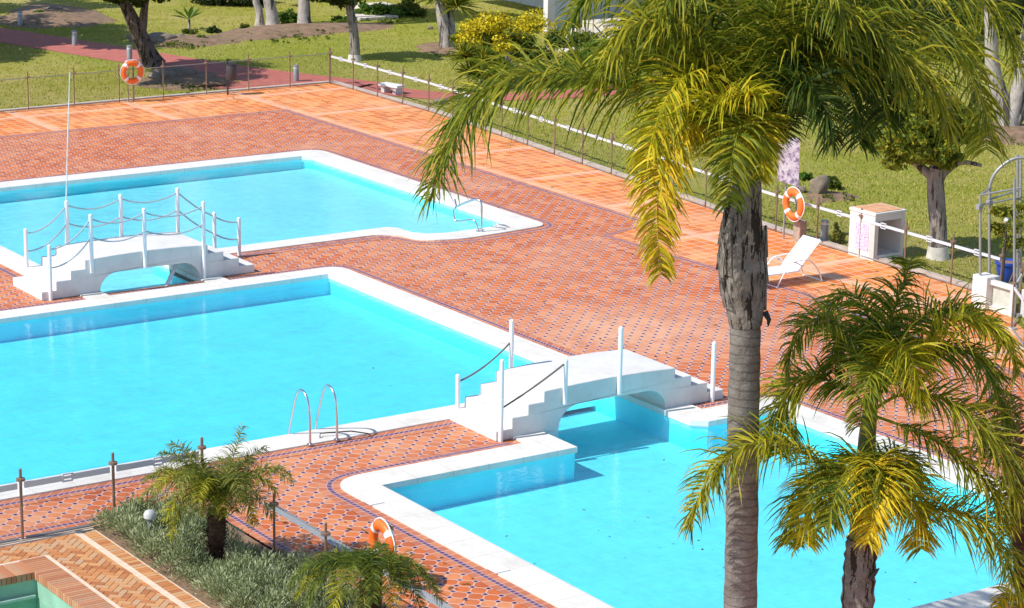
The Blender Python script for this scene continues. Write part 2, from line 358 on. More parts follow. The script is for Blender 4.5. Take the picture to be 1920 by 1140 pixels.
LG = leafmat('leaf_green', [(0, (.04, .075, .011)), (.5, (.11, .17, .02)), (1, (.28, .31, .035))])
LD = leafmat('leaf_dark', [(0, (.015, .03, .008)), (.6, (.035, .06, .012)), (1, (.10, .12, .025))])
LYG = leafmat('leaf_yellowgreen', [(0, (.07, .12, .014)), (.5, (.21, .26, .022)), (1, (.55, .48, .04))])
LBR = leafmat('leaf_bright', [(0, (.05, .12, .015)), (.5, (.10, .22, .02)), (1, (.22, .32, .03))])
FLOW = leafmat('yellow_flower', [(0, (.30, .25, .01)), (.4, (.68, .54, .012)), (1, (.90, .72, .02))], .2)
LAV = leafmat('lavender_leaf', [(0, (.14, .19, .07)), (.5, (.33, .385, .18)), (1, (.62, .64, .40))], .2)
# ------------------------------------------------------------------ light
w = bpy.data.worlds.new("World"); S.world = w; w.use_nodes = True; nt = w.node_tree
bg = nt.nodes['Background']; sky = nt.nodes.new('ShaderNodeTexSky'); sky.sky_type = 'NISHITA'; sky.sun_disc = False
EL = math.radians(47); SD = Vector((1, -.13, 0)).normalized()       # shadows fall along SD
sky.sun_elevation = EL; sky.sun_rotation = math.atan2(-SD.x, -SD.y) % (2*math.pi); sky.altitude = 20; sky.dust_density = .25; sky.air_density = .85; sky.ozone_density = 1.6
nt.links.new(sky.outputs[0], bg.inputs[0]); bg.inputs[1].default_value = .145
sl = bpy.data.lights.new("sun", 'SUN'); sl.energy = 4.3; sl.angle = math.radians(.5); sl.color = (1, .955, .88)
so = bpy.data.objects.new("sun", sl); COL.objects.link(so)
so.rotation_euler = Vector((SD.x*math.cos(EL), SD.y*math.cos(EL), -math.sin(EL))).to_track_quat('-Z', 'Y').to_euler()
S.view_settings.view_transform = 'Standard'; S.view_settings.look = 'None'; S.view_settings.gamma = 1; S.view_settings.exposure = .32
S.cycles.transparent_max_bounces = 24; S.cycles.max_bounces = 8; S.cycles.diffuse_bounces = 4
# ------------------------------------------------------------------ outlines
def rnd(poly, rs, n=5):          # round polygon corners, per-corner radius
    out = []; m = len(poly)
    for i, p in enumerate(poly):
        r = rs[i] if isinstance(rs, (list, tuple)) else rs
        p = Vector(p); a = Vector(poly[i-1]); b = Vector(poly[(i+1) % m])
        if r <= 0: out.append(p); continue
        u = (a-p); v = (b-p); r1 = min(r, u.length*.49); r2 = min(r, v.length*.49); u = p+u.normalized()*r1; v = p+v.normalized()*r2
        for k in range(n+1):
            t = k/n; out.append(u*(1-t)**2+p*2*t*(1-t)+v*t*t)
    return [tuple(q) for q in out]
def offset(poly, d):             # positive = outward for a counter-clockwise outline
    n = len(poly); out = []
    for i in range(n):
        p = Vector(poly[i]); a = (p-Vector(poly[i-1])); b = (Vector(poly[(i+1) % n])-p)
        if a.length < 1e-6: a = b
        if b.length < 1e-6: b = a
        a.normalize(); b.normalize(); na = Vector((a.y, -a.x)); nb = Vector((b.y, -b.x)); m = na+nb
        m = m.normalized() if m.length > 1e-4 else na; k = max(.45, m.dot(na)); out.append(tuple(p+m*d/k))
    return out
def ring_strip(poly, d0, d1, z, keep=lambda x, y: True):
    a, b = (offset(poly, d0), offset(poly, d1)); mb = MB(); n = len(poly); L = 0
    for i in range(n+1):
        if i: L += (Vector(b[i % n])-Vector(b[i-1])).length
        for q, v in ((a[i % n], 0), (b[i % n], 1)):
            mb.uv[len(mb.v)] = (L, v); mb.v.append(Vector((q[0], q[1], z)))
    for i in range(n):
        q = (Vector(poly[i])+Vector(poly[(i+1) % n]))/2
        if keep(q.x, q.y): mb.f.append([2*i, 2*i+1, 2*i+3, 2*i+2])
    return mb
def line_strip(pts, w, z):
    mb = MB(); L = 0; pts = [Vector(p) for p in pts]
    for i, p in enumerate(pts):
        t = (pts[min(i+1, len(pts)-1)]-pts[max(0, i-1)]).normalized(); nrm = Vector((-t.y, t.x))
        if i: L += (p-pts[i-1]).length
        for s_, v in ((-1, 0), (1, 1)):
            q = p+nrm*w/2*s_; mb.uv[len(mb.v)] = (L, v); mb.v.append(Vector((q.x, q.y, z)))
    for i in range(len(pts)-1): mb.f.append([2*i, 2*i+2, 2*i+3, 2*i+1])
    return mb
P1i = [(22.2,51.4),(22.35,51.4),(22.35,48.5),(24.85,48.5),(24.85,51.4),(31.35,51.4),(31.5,51.2),(31.55,50.6),(31.8,50.25),(32.3,50.1),(33.4,50.08),(34.3,50.3),(34.36,50.8),(34.36,60.4),(34.1,60.68),(22.2,60.68)]
P1o = rnd([(21.54,50.82),(21.85,50.82),(21.85,48.46),(25.35,48.46),(25.35,50.82),(31.0,50.82),(31.35,49.65),(32.4,49.36),(35.05,49.6),(35.05,61.38),(21.54,61.38)], [.3,0,0,0,0,.6,.4,.35,.45,.55,.3])
P2i = [(6,37.48),(24.83,37.48),(24.83,34.18),(20.7,34.18),(20.7,25.05),(29.52,25.05),(29.52,34.18),(27.9,34.18),(27.66,34.4),(27.62,47.88),(6,47.88)]
P2o = rnd([(5.4,36.8),(24.2,36.8),(24.2,34.86),(20.05,34.86),(20.05,24.42),(30.1,24.42),(30.1,34.86),(28.3,34.86),(28.22,48.46),(5.4,48.46)], [.2,0,0,.75,.5,.5,.5,0,.45,.2], 8)
P1h, P2h = offset(P1i, .12), offset(P2i, .12)
KI = [(9,26),(14.05,26),(14.05,33.4),(9,33.4)]
# ------------------------------------------------------------------ setting
FENCE = [(41.4,71.7),(41.35,65),(40.45,55),(39.68,46.5),(39.55,38.2)]
ED = [(-60,71.75),(41.55,71.75),(41.5,65),(40.6,55),(39.85,46.5),(39.75,38.4),(38.3,36.4),(36.2,32.5),(34.5,4),(-60,4)]
lawn = MB(); lawn.sheet([(-500,-60),(600,-60),(600,800),(-500,800)], [ED], -.03)
structure('lawn', lawn, GRASS)
inn = [(-60,34.87),(15.62,34.87),(17.66,34.87),(17.66,4),(33,4),(35.7,38),(36.02,41),(35.7,45.5),(35.62,48),(37.46,48.6),(37.46,67.72),(-60,67.72)]
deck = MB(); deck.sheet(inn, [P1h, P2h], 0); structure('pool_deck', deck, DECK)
outd = MB(); outd.sheet([(-60,67.72),(37.46,67.72),(37.46,48.6),(35.62,48),(35.7,45.5),(36.02,41),(35.7,38),(33,4),(34.5,4),(36.2,32.5),(38.3,36.4),(39.75,38.4),(39.85,46.5),(40.6,55),(41.5,65),(41.55,71.75),(-60,71.75)], [], 0)
structure('outer_terrace', outd, SLAB)
structure('terrace_border', line_strip([(-60,67.7),(37.44,67.7)], .36, .004), BAND)
structure('terrace_border', line_strip([(37.44,67.88),(37.44,48.6),(35.62,48),(35.7,45.5),(36.02,41),(35.7,38),(34,15)], .36, .0045), BAND)
structure('terrace_border', line_strip([(-20,35.18),(15.6,35.18),(17.6,35.18)], .34, .004), BAND)
structure('terrace_border', line_strip([(17.84,34.9),(17.84,12)], .34, .0045), BAND)
structure('drain_channel', MB().box((18.55,12,-.05), (18.73,34.4,.006)), DRAIN)
kb = MB()
for a, b in (((-60,71.82),(41.6,71.82)), ((41.6,71.82),(41.58,65)), ((41.58,65),(40.7,55)), ((40.7,55),(39.93,46.5)), ((39.93,46.5),(39.83,38.6))):
    a, b = Vector(a), Vector(b); t = (b-a).normalized(); n_ = Vector((-t.y, t.x))*.09
    kb.add([(*(a-n_),-.05),(*(b-n_),-.05),(*(b+n_),-.05),(*(a+n_),-.05),(*(a-n_),.05),(*(b-n_),.05),(*(b+n_),.05),(*(a+n_),.05)], [(0,3,2,1),(4,5,6,7),(0,1,5,4),(1,2,6,5),(2,3,7,6),(3,0,4,7)])
structure('terrace_kerb', kb, KERB)
# red garden path
pc = [(30.5,101),(34.3,93),(36.6,86),(38.2,80.5),(39.6,75.8),(42.0,70.5),(43.4,67.8),(46.5,66.2),(50.5,66),(55,67.2),(62,71)]
def spline(pts, n):
    pts = [Vector(p) for p in pts]; out = []
    for i in range(len(pts)-1):
        p0, p1, p2, p3 = pts[max(i-1,0)], pts[i], pts[i+1], pts[min(i+2,len(pts)-1)]
        for k in range(n):
            t = k/n; out.append(.5*((2*p1)+(p2-p0)*t+(2*p0-5*p1+4*p2-p3)*t*t+(3*p1-p0-3*p2+p3)*t**3))
    out.append(pts[-1]); return out
structure('garden_path', line_strip([tuple(p) for p in spline(pc[:6], 8)], 2.5, -.018), PATH)
structure('garden_path', line_strip([tuple(p) for p in spline([(41.9,70.7)]+pc[6:], 8)], 1.5, -.018), PATH)
structure('garden_path', line_strip([(39.4,73.2),(38.2,71.95)], 2.6, -.012), PATH)
# pools -------------------------------------------------------------
def basin(thg, inner, floorz, name):
    wl = MB(); n = len(inner)
    for i in range(n):
        a, b = inner[i], inner[(i+1) % n]; wl.add([(a[0],a[1],-1.7),(b[0],b[1],-1.7),(b[0],b[1],.0),(a[0],a[1],.0)], [(3,2,1,0)])
    wl.build('pool_wall', WALLT, thg, recalc=False)
    for ti, (x0, x1, y0, y1, za, zb) in enumerate(floorz):
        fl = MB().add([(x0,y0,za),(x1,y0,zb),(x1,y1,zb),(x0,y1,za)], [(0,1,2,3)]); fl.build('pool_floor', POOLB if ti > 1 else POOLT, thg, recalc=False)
def coping(thg, outer, inner, z=.035):
    mb = MB(); inn2 = offset(inner, -.035); mb.sheet(outer, [inn2], z)
    for loop, s_ in ((outer, 1), (inn2, -1)):
        n = len(loop)
        for i in range(n):
            a, b = loop[i], loop[(i+1) % n]; mb.add([(a[0],a[1],-.07 if s_ < 0 else -.02),(b[0],b[1],-.07 if s_ < 0 else -.02),(b[0],b[1],z),(a[0],a[1],z)], [(0,1,2,3)])
    a, b = inn2, inner
    mb.add([(p[0],p[1],-.07) for p in a]+[(p[0],p[1],-.07) for p in b], [[i,(i+1)%len(a),len(a)+(i+1)%len(a),len(a)+i] for i in range(len(a))])
    return mb.build('coping', COPE, thg)
W1 = water_mat('water_pale', (.10, .90, .965), .6, .22); W2 = water_mat('water_deep', (.04, .89, .965), .7, .22); WG = water_mat('water_green', (.35, .85, .62), .7, .1)
def water(inner, mat, z=-.055, zb=-1.6, e=.004):
    q = offset(inner, -e); mb = MB(); n = len(q)
    mb.prism(q, 'z', zb, z); return structure('pool_water', mb, mat)
p1 = thing('swimming_pool', (28,55,0), 'long pale pool at the back with a curved step in its near edge', 'pool')
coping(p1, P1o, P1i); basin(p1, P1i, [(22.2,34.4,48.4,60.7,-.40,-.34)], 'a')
ring_strip(P1o, .003, .38, .005, lambda x, y: not (21.8 < x < 25.4 and y < 50.8)).build('tile_border', BAND, p1)
water(P1i, W1)
p2 = thing('swimming_pool', (23,38,0), 'deep blue middle pool joined by a channel to the square pool nearest the palms', 'pool')
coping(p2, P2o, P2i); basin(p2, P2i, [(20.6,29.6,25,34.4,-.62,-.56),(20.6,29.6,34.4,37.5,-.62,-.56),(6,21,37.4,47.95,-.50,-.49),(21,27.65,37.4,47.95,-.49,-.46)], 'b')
ring_strip(P2o, .003, .38, .0055, lambda x, y: not (23.9 < x < 28.4 and 34.88 < y < 36.9) and not (x > 28.2 and 34.87 < y < 36.0)).build('tile_border', BAND, p2)
water(P2i, W2)
for x, y in ((695,945),(925,1073)):
    g = G(x, y); g.x = 20.12
    MB().box((g.x-.1,g.y-.16,.03),(g.x+.16,g.y+.16,.055), bev=.02).build('skimmer_lid', WPAINT, p2)
# small green pool with brick edge ----------------------------------
kp = thing('small_pool', (12,31,0), 'small brick-edged pool of green water in the bottom corner', 'pool')
kw = MB()
for i in range(4):
    a, b = KI[i], KI[(i+1) % 4]; kw.add([(*a,-.8),(*b,-.8),(*b,-.1),(*a,-.1)], [(3,2,1,0)])
kw.add([(9,26,-.7),(14.05,26,-.7),(14.05,33.4,-.7),(9,33.4,-.7)], [(0,1,2,3)]); kw.build('green_basin', GREENT, kp, recalc=False)
MB().box((9,33.3,-.37),(14.0,33.398,-.33)).build('tile_line', simple('pale_green_line',(.35,.5,.42),.6), kp)
ce = MB()
for x0 in range(0, 62):
    x = 9+x0*.0815; ce.box((x,33.37,-.1),(x+.074,33.92,.0235), bev=.006)
y = 25.0
while y < 33.9:
    ce.box((14.02,y,-.1),(14.44,y+.074,.024), bev=.006); y += .0815
ce.build('brick_coping', BRICKC, kp)
structure('pool_water', MB().prism([(9.01,26.01),(14.04,26.01),(14.04,33.39),(9.01,33.39)], 'z', -.9, -.42), WG)
# brick paving by the small pool
bp = MB(); L, Wd = .22, .11
ca, sa = math.cos(math.radians(45)), math.sin(math.radians(45))
def inreg(x, y): return (14.40 < x < 15.42 and 24 < y < 34.76) or (7 < x < 15.42 and 33.9 < y < 34.76)
for i in range(-60, 340):
    for j in range(-60, 120):
        k = (i-j) % 4
        for (lx, ly, hz) in (((i*Wd, j*Wd, True),) if k == 0 else ((i*Wd, j*Wd, False),) if k == 3 else ()):
            w_, h_ = (L, Wd) if hz else (Wd, L)
            cx, cy = lx+w_/2, ly+h_/2
            X, Y = 7+(cx*ca-cy*sa), 22+(cx*sa+cy*ca)
            if not inreg(X, Y): continue
            m = Matrix.Translation((X, Y, 0)) @ Matrix.Rotation(math.radians(45), 4, 'Z')
            bp.box((-w_/2+.007,-h_/2+.007,-.03),(w_/2-.007,h_/2-.007,.004+R.uniform(0,.003)), m)
for k in range(150):
    y = 20+k*.1; bp.box((15.4,y,-.03),(15.62,y+.092,.006+R.uniform(0,.003)))
structure('brick_paving', bp, HERR)
js = MB(); js.box((15.29,20,-.02),(15.395,34.7,.0125)); js.box((14.445,20,-.02),(14.52,33.93,.0126)); js.box((7,33.93,-.02),(14.52,34.0,.0127)); js.box((7,34.7,-.02),(15.64,34.775,.0128)); structure('joint_strip', js, JOINT)
bed = MB(); bed.sheet([(6,20),(15.66,20),(15.66,34.86),(6,34.86)], [KI], -.004); structure('paving_bed', bed, JOINT)
structure('kerb_strip', MB().box((-60,34.78,-.05),(15.66,34.868,.03)), KERB)
# planter bed with lavender
structure('planter_bed', MB().box((15.66,12,-.2),(17.64,34.86,-.02)), SOIL)
lv = MB()
for i in range(400):
    x, y = R.uniform(15.74, 17.5), R.uniform(27.5, 34.68)
    if x > 16.95 and y > 31.6: continue
    if (x-16.55)**2+(y-32.2)**2 < .12: continue
    nb_ = abs((x-16.55)*.825-(y-32.2)*.565) < .35 and y < 32.2 and y > 31.2
    hh = R.uniform(.28, .58)*(1 if x < 16.9 else .7)*(.55 if nb_ else 1); c = Vector((x, y, hh*.45))
    for k in range(210):
        d = Vector((R.gauss(0,1), R.gauss(0,1), abs(R.gauss(0,1))*.9+.15)).normalized(); q = R.uniform(.45, 1); p = c+Vector((d.x*.26, d.y*.26, d.z*hh*.75-.1))*q
        u = (d+Vector((R.gauss(0,.45), R.gauss(0,.45), .5+R.gauss(0,.3)))).normalized(); v = u.cross(Vector((R.gauss(0,1), R.gauss(0,1), R.gauss(0,1)))).normalized(); l = R.uniform(.05,.11)
        lv.add([p, p+u*l*.5+v*.009, p+u*l, p+u*l*.5-v*.009], [(0,1,2,3)])
o = lv.build('shrub_cover', LAV, recalc=False); tag(o, 'grey-green lavender shrubs filling the planter beside the brick paving', 'shrubs', kind='stuff')
# ------------------------------------------------------------------ bridges
def catenary(a, b, sag, n=12):
    a, b = Vector(a), Vector(b); return [a.lerp(b, i/n)-Vector((0,0,sag*4*(i/n)*(1-i/n))) for i in range(n+1)]
def bridge(ox, oy, label, front, back, ropes, rmat):
    t = thing('footbridge', (ox+2.6, oy+.8, 0), label, 'bridge', 'white stepped footbridges over the pool channels')
    st = [(0,.2),(.35,.4),(.7,.6),(1.05,.8)]; prof = [(0,0)]
    for x, z in st: prof += [(x, prof[-1][1]), (x, z)]
    prof += [(1.8,.835),(2.6,.85),(3.4,.835),(4.1,.8),(4.1,.6),(4.5,.6),(4.5,.4),(4.9,.4),(4.9,.2),(5.3,.2),(5.3,0)]
    prof += [(4.35,0),(4.35,-.2),(3.9,-.2)]
    for k in range(7): a = math.pi/2*k/6; prof.append((3.45+.45*math.cos(a), .02+.42*math.sin(a)))
    for k in range(7): a = math.pi/2+math.pi/2*k/6; prof.append((1.85+.45*math.cos(a), .02+.42*math.sin(a)))
    prof += [(1.4,-.2),(.95,-.2),(.95,0)]
    q = []
    for p in prof:
        if not q or (abs(p[0]-q[-1][0])+abs(p[1]-q[-1][1])) > 1e-4: q.append(p)
    MB().prism([(ox+a, b) for a, b in q], 'y', oy, oy+1.6).build('bridge_body', WHITE, t); bo_ = [o for o in COL.objects if o.parent == t][-1]; bv = bo_.modifiers.new('worn_edges', 'BEVEL'); bv.width = .018; bv.segments = 2; bv.limit_method = 'ANGLE'
    tops = {}
    for row, yy, lst in ((0, oy-.035, front), (1, oy+1.60, back)):
        for i, (x, z0, z1) in enumerate(lst):
            m = MB(); m.tube([(ox+x,yy,z0),(ox+x,yy,z1-.03)], .045, 12); m.lathe([(.047,0),(.047,.015),(.03,.04),(.005,.045)], (ox+x,yy,z1-.035), 12)
            m.build('post', WPAINT, t, smooth=True); tops[(row, i)] = Vector((ox+x, yy, z1))
    for (r0, i0), (r1, i1), dz, sag in ropes:
        a, b = tops[(r0,i0)].copy(), tops[(r1,i1)].copy(); da, db = dz if isinstance(dz, tuple) else (dz, dz); a.z -= da; b.z -= db
        MB().tube(catenary(a, b, sag), .018, 6).build('rope', rmat, t, smooth=True)
    return t
rp = []
for dz in (.1, .52):
    rp += [((0,i),(0,i+1),dz,.16) for i in range(3)]+[((1,i),(1,i+1),dz,.16 if i < 3 else .06) for i in range(5)]
bridge(20.95, 48.95, 'white bridge at the left with two rows of posts hung with grey ropes', [(.2,0,1.25),(1.2,.5,1.83),(2.5,.47,1.83),(3.98,.0,1.83)],
       [(.35,.2,1.28),(1.36,.8,1.82),(2.7,.83,1.83),(4.15,.6,1.83),(5.1,.2,1.15),(5.75,.03,.95)], rp, ROPE)
bridge(23.83, 35.25, 'white bridge nearer the big palm with only a few posts left and one dark rope', [(.08,0,1.55),(1.5,.5,1.35),(2.75,.5,1.8),(5.0,.0,1.2)],
       [(.2,.2,.85),(1.4,.8,1.75)], [((0,0),(0,1),(.92,.06),.03),((1,0),(1,1),(.14,.42),.09)], ROPED)
# drain spout on the second bridge's first step
# ------------------------------------------------------------------ pool metalwork
la = thing('pool_ladder', (21.1,36.8,0), 'steel pool ladder with two tall hooped rails at the middle pool', 'ladder')
for x in (20.8, 21.36):
    pts = [(x,36.75,0),(x,36.76,.6),(x,36.85,.88),(x,37.02,.98),(x,37.2,.9),(x,37.4,.45),(x,37.56,-.1),(x,37.58,-.9)]
    MB().tube([tuple(p) for p in spline(pts, 5)], .024, 8).build('rail', STEEL, la, smooth=True)
for z in (-.25,-.5,-.75): MB().box((20.8,37.52,z-.015),(21.36,37.62,z+.015), bev=.01).build('step', STEEL, la)
for x in (20.8, 21.36): MB().lathe([(.06,0),(.06,.02),(.03,.03)], (x,36.75,.035), 12).build('foot_flange', STEEL, la, smooth=True)
gr = tag(MB().tube([(21.15,37.0,.05),(21.2,37.08,.1),(21.75,36.9,.1),(22.0,36.72,.06),(22.02,36.66,.04)], .012, 6).build('grab_bar', DARKM, smooth=True), 'thin dark bar lying on the coping right of the ladder', 'bar')
hr = thing('hand_rail', (33.15,49.8,0), 'bent steel handrail at the shallow end of the back pool', 'handrail')
D0 = Dp((33.1,49.8,0))
def hp(*l): return [V(x, y, D0+k) for x, y, k in l]
MB().tube([tuple(p) for p in spline(hp((903,436,0),(903,400,0),(902,380,0),(893,374,.1),(878,378,.3),(858,387,.6),(851,394,.7),(852,408,.7),(858,415,.6),(885,412,.2),(893,420,.1),(897,434,0)), 4)], .026, 8).build('rail', STEEL, hr, smooth=True)
MB().tube([tuple(p) for p in hp((856,388,.6),(853,374,.9))], .02, 8).build('brace', STEEL, hr, smooth=True)
for q in hp((903,437,0),(897,434,0)): MB().lathe([(.07,0),(.07,.02),(.03,.03)], (q.x,q.y,.035), 12).build('foot_flange', STEEL, hr, smooth=True)
g0 = G(928,427,.03); tag(MB().tube([g0, g0+Vector((.05,-.02,.09)), g0+Vector((.22,-.12,.06)), g0+Vector((.3,-.2,.01))], .02, 6).build('grab_loop', STEEL, smooth=True), 'small steel loop on the corner of the back pool', 'loop')
a, b = G(310,541,-.05), G(330,496,.32); tag(MB().tube([a, b], .05, 8).build('slanted_rail', WPAINT), 'slanted white bar under the left bridge at the water', 'bar')
# flag pole
D0 = Dp((22.3,50.6,0)); tag(MB().tube([V(123,470,D0), V(124,380,D0), V(127,260,D0), V(131,136,D0)], [.018,.017,.015,.012], 8).build('thin_pole', simple('pale_pole',(.66,.72,.72),.4), smooth=True), 'tall thin pale pole rising behind the left bridge', 'pole')
# ------------------------------------------------------------------ fences
def fence(pts, label, step, white=True, h=1.2, posts=None, railz=.93, brk=True, foot=None, pr=.021, rh=.034):
    P = [Vector((p[0], p[1], 0)) for p in pts]; t = thing('pool_fence', P[0], label, 'fence')
    seq = []
    if posts: seq = P
    else:
        tot = sum((P[i+1]-P[i]).length for i in range(len(P)-1)); n = max(1, round(tot/step)); 
        for k in range(n+1):
            s_ = tot*k/n; i = 0
            while i < len(P)-2 and s_ > (P[i+1]-P[i]).length: s_ -= (P[i+1]-P[i]).length; i += 1
            seq.append(P[i]+(P[i+1]-P[i]).normalized()*s_)
    for p in seq:
        m = MB(); m.tube([p+Vector((0,0,-.05)), p+Vector((0,0,h))], pr, 8); m.lathe([(.026,0),(.026,.0),(.0,.02)], p+Vector((0,0,h)), 8)
        m.lathe([(.03,0),(.075,.012),(.075,.05),(.03,.062)], p+Vector((0,0,h-.2)), 10); m.build('fence_post', BRONZE, t, smooth=False)
        if foot: MB().box((p.x-.09,p.y-.09,-.02),(p.x+.09,p.y+.09,.05), bev=.02).build('post_foot', KERB, t)
    nm = MB(); sk = MB()
    for a, b in zip(seq, seq[1:]):
        d = (b-a).normalized(); q = Vector((-d.y, d.x, 0)); a2, b2 = a+d*.06, b-d*.06
        nm.add([a2+Vector((0,0,.04)), b2+Vector((0,0,.04)), b2+Vector((0,0,h-.17)), a2+Vector((0,0,h-.17))], [(0,1,2,3)])
        zc = railz; c = (a+b)/2; e = .085 if brk else 0; rm = MB(); bm_ = MB()
        for s0, s1 in (((a2, c-d*e),(c+d*e, b2)) if brk else ((a2, b2),)):
            M_ = Matrix.Translation(s0) @ d.to_track_quat('X', 'Z').to_matrix().to_4x4(); L = (s1-s0).length
            rm.box((0,-.012,zc-(rh if white else .01)),(L,.012,zc+(rh if white else .01)), M_)
        if brk:
            M_ = Matrix.Translation(c) @ d.to_track_quat('X', 'Z').to_matrix().to_4x4()
            for bx in (((-.07,-.02,zc-.07),(.07,.02,zc-.05)),((-.07,-.02,zc+.05),(.07,.02,zc+.07)),((-.09,-.02,zc-.07),(-.07,.02,zc+.07)),((.07,-.02,zc-.07),(.09,.02,zc+.07)),((-.07,-.012,zc-.02),(.07,.012,zc+.02))): bm_.box(*bx, M_)
            bm_.build('bracket', RAIL, t)
        rm.build('rail', RAIL if white else GREYM, t)
        sk.tube([a2+Vector((0,0,.05)), b2+Vector((0,0,.05))], .02, 6)
    nm.build('net_panel', NET, t, recalc=False)
    sk.build('bottom_tube', GREYM, t)
    return t
fence([(21,71.6),(41.38,71.6)], 'dark mesh pool fence between the back terrace and the lawn', 1.6, white=False, h=1.22, railz=1.03, brk=False)
fence(FENCE, 'mesh pool fence with a white rail along the right side lawn', 1.6)
fence([(8,34.83),(9.65,34.83),(11.25,34.83),(12.85,34.83),(14.45,34.83),(16.05,34.83),(17.66,34.83)], 'mesh fence in front of the middle pool with bronze posts and grey rail', 1.6, posts=True, pr=.026, rh=.05)
fence([(17.3,31.7),(17.3,30.1),(17.3,28.5)], 'short mesh fence between the planter and the tiled deck', 1.6, posts=True, white=False, brk=False, railz=1.02)
fence([(38.9,36.95),(37.85,36.15),(36.95,34.9),(36.2,33.5)], 'pool fence continuing past the pergola at the right edge', 1.6, posts=True, foot=True, brk=False)
# ------------------------------------------------------------------ life rings
def life_ring(c, ax, label, rr=.29, tr=.088):
    t = thing('life_ring', c, label, 'life ring', 'orange life rings on stands')
    MB().torus(c, ax, rr, tr).build('ring', ORANGE, t, smooth=True)
    for k in range(4):
        a = math.pi/4+k*math.pi/2; MB().torus(c, ax, rr, tr+.004, 5, 12, a-.14, a+.14).build('white_band', TAPE, t, smooth=True)
    m = MB(); axv = Vector(ax).normalized(); e = Vector((0,0,1)); e2 = axv.cross(e).normalized(); pts = []
    for k in range(49):
        a = 2*math.pi*k/48; r_ = rr+tr+.004+.022*abs(math.sin(2*(a-math.pi/4))); pts.append(Vector(c)+e*math.cos(a)*r_+e2*math.sin(a)*r_)
    m.tube(pts, .012, 6, False); m.build('grab_line', TAPE, t, smooth=True)
    return t
c = G(248,135,.98); Dr = Dp(c)
life_ring(c, (.1,1,0), 'orange life ring hanging by the far lawn fence')
st = thing('ring_stand', (c.x,c.y+.14,0), 'pair of brown posts with a pale top carrying the far life ring', 'stand')
for dx in (-.1,.1): MB().tube([(c.x+dx,c.y+.14,-.05),(c.x+dx,c.y+.14,1.25)], .03, 8).build('post', WOOD, st)
MB().box((c.x-.16,c.y+.12,1.2),(c.x+.16,c.y+.16,1.34), bev=.01).build('hook_board', WPAINT, st)
c = G(1488,383,.97)
life_ring(c, (-1,.05,0), 'orange life ring on the thick wooden post beside the lounger', .31, .095)
st = thing('ring_stand', (c.x+.16,c.y,0), 'thick weathered wooden post carrying the life ring near the lounger', 'stand')
MB().box((c.x+.13,c.y-.13,-.05),(c.x+.36,c.y+.13,.55), bev=.03).build('stump', WOOD, st)
MB().tube([(c.x+.16,c.y,.5),(c.x+.16,c.y,1.3)], .03, 8).build('pole', GREYM, st)
sg = thing('notice_board', (c.x+.3,c.y+.15,0), 'white board with faded purple print standing above the right life ring', 'sign')
Db = Dp(c)+.35
q = [V(1459,262,Db), V(1500,258,Db), V(1497,350,Db), V(1458,338,Db)]; n_ = F0*.02
MB().add([p-n_ for p in q]+[p+n_ for p in q], [(0,1,2,3),(7,6,5,4),(0,4,5,1),(1,5,6,2),(2,6,7,3),(3,7,4,0)]).build('panel', SIGNM, sg)
for px in (1474, 1497):
    p = V(px, 345, Db)+F0*.05; MB().tube([(p.x,p.y,-.05), p, V(px, 262, Db)+F0*.05], .025, 8).build('pole', GREYM, sg)
c = G(717,1020,.70)
life_ring(c, (-1,.05,0), 'orange life ring half hidden behind the small palm at the bottom', .29, .088)
st = thing('ring_stand', (c.x+.14,c.y,0), 'brown post carrying the life ring behind the bottom palm', 'stand')
MB().tube([(c.x+.15,c.y,-.02),(c.x+.15,c.y,.95)], .03, 8).build('post', WOOD, st); MB().box((c.x+.1,c.y-.1,.9),(c.x+.14,c.y+.1,1.0), bev=.01).build('hook_board', WOOD, st)
# ------------------------------------------------------------------ lounger
lo = thing('sun_lounger', (36.5,41.9,0), 'white sling sun lounger with its back raised on the orange terrace', 'lounger')
y0, y1 = 41.62, 42.22
def slab(pts, t_):
    m = MB(); n = len(pts)
    for yy in (y0+.03, y1-.03):
        for (x, z) in pts: m.v.append(Vector((x, yy, z)))
    for i in range(n-1): m.f.append([i, i+1, n+i+1, n+i])
    m.v += [v-Vector((0,0,t_)) for v in m.v[:2*n]]
    for i in range(n-1): m.f.append([2*n+i, 3*n+i, 3*n+i+1, 2*n+i+1])
    for i in range(n-1): m.f.append([i, 2*n+i, 2*n+i+1, i+1]); m.f.append([n+i, n+i+1, 3*n+i+1, 3*n+i])
    m.f.append([0, n, 3*n, 2*n]); m.f.append([n-1, 3*n-1, 4*n-1, 2*n-1][::1]); return m
slab([(35.35,.34),(35.8,.335),(36.2,.33),(36.48,.34)], .02).build('seat', SLING, lo); slab([(36.48,.345),(36.75,.6),(37.1,.95)], .02).build('backrest', SLING, lo)
fr = MB()
for yy in (y0, y1):
    fr.tube([(35.33,yy,.33),(36.5,yy,.32)], .018, 8); fr.tube([(36.46,yy,.33),(37.12,yy,.97)], .018, 8)
fr.tube([(35.33,y0,.33),(35.33,y1,.33)], .018, 8); fr.tube([(37.12,y0,.97),(37.12,y1,.97)], .018, 8); fr.build('frame', WPAINT, lo, smooth=True)
for yy in (y0-.03, y1+.03):
    MB().tube([tuple(p) for p in spline([(36.6,yy,.42),(36.25,yy,.55),(35.95,yy,.2),(35.85,yy,.015)],4)], .017, 8).build('leg', WPAINT, lo, smooth=True)
    MB().tube([tuple(p) for p in spline([(36.3,yy,.56),(36.75,yy,.56),(37.05,yy,.3),(37.2,yy,.015)],4)], .017, 8).build('armrest', WPAINT, lo, smooth=True)
MB().tube([(35.85,y0-.03,.015),(35.85,y1+.03,.015)], .017, 8).build('floor_bar', WPAINT, lo); MB().tube([(37.2,y0-.03,.015),(37.2,y1+.03,.015)], .017, 8).build('floor_bar', WPAINT, lo)
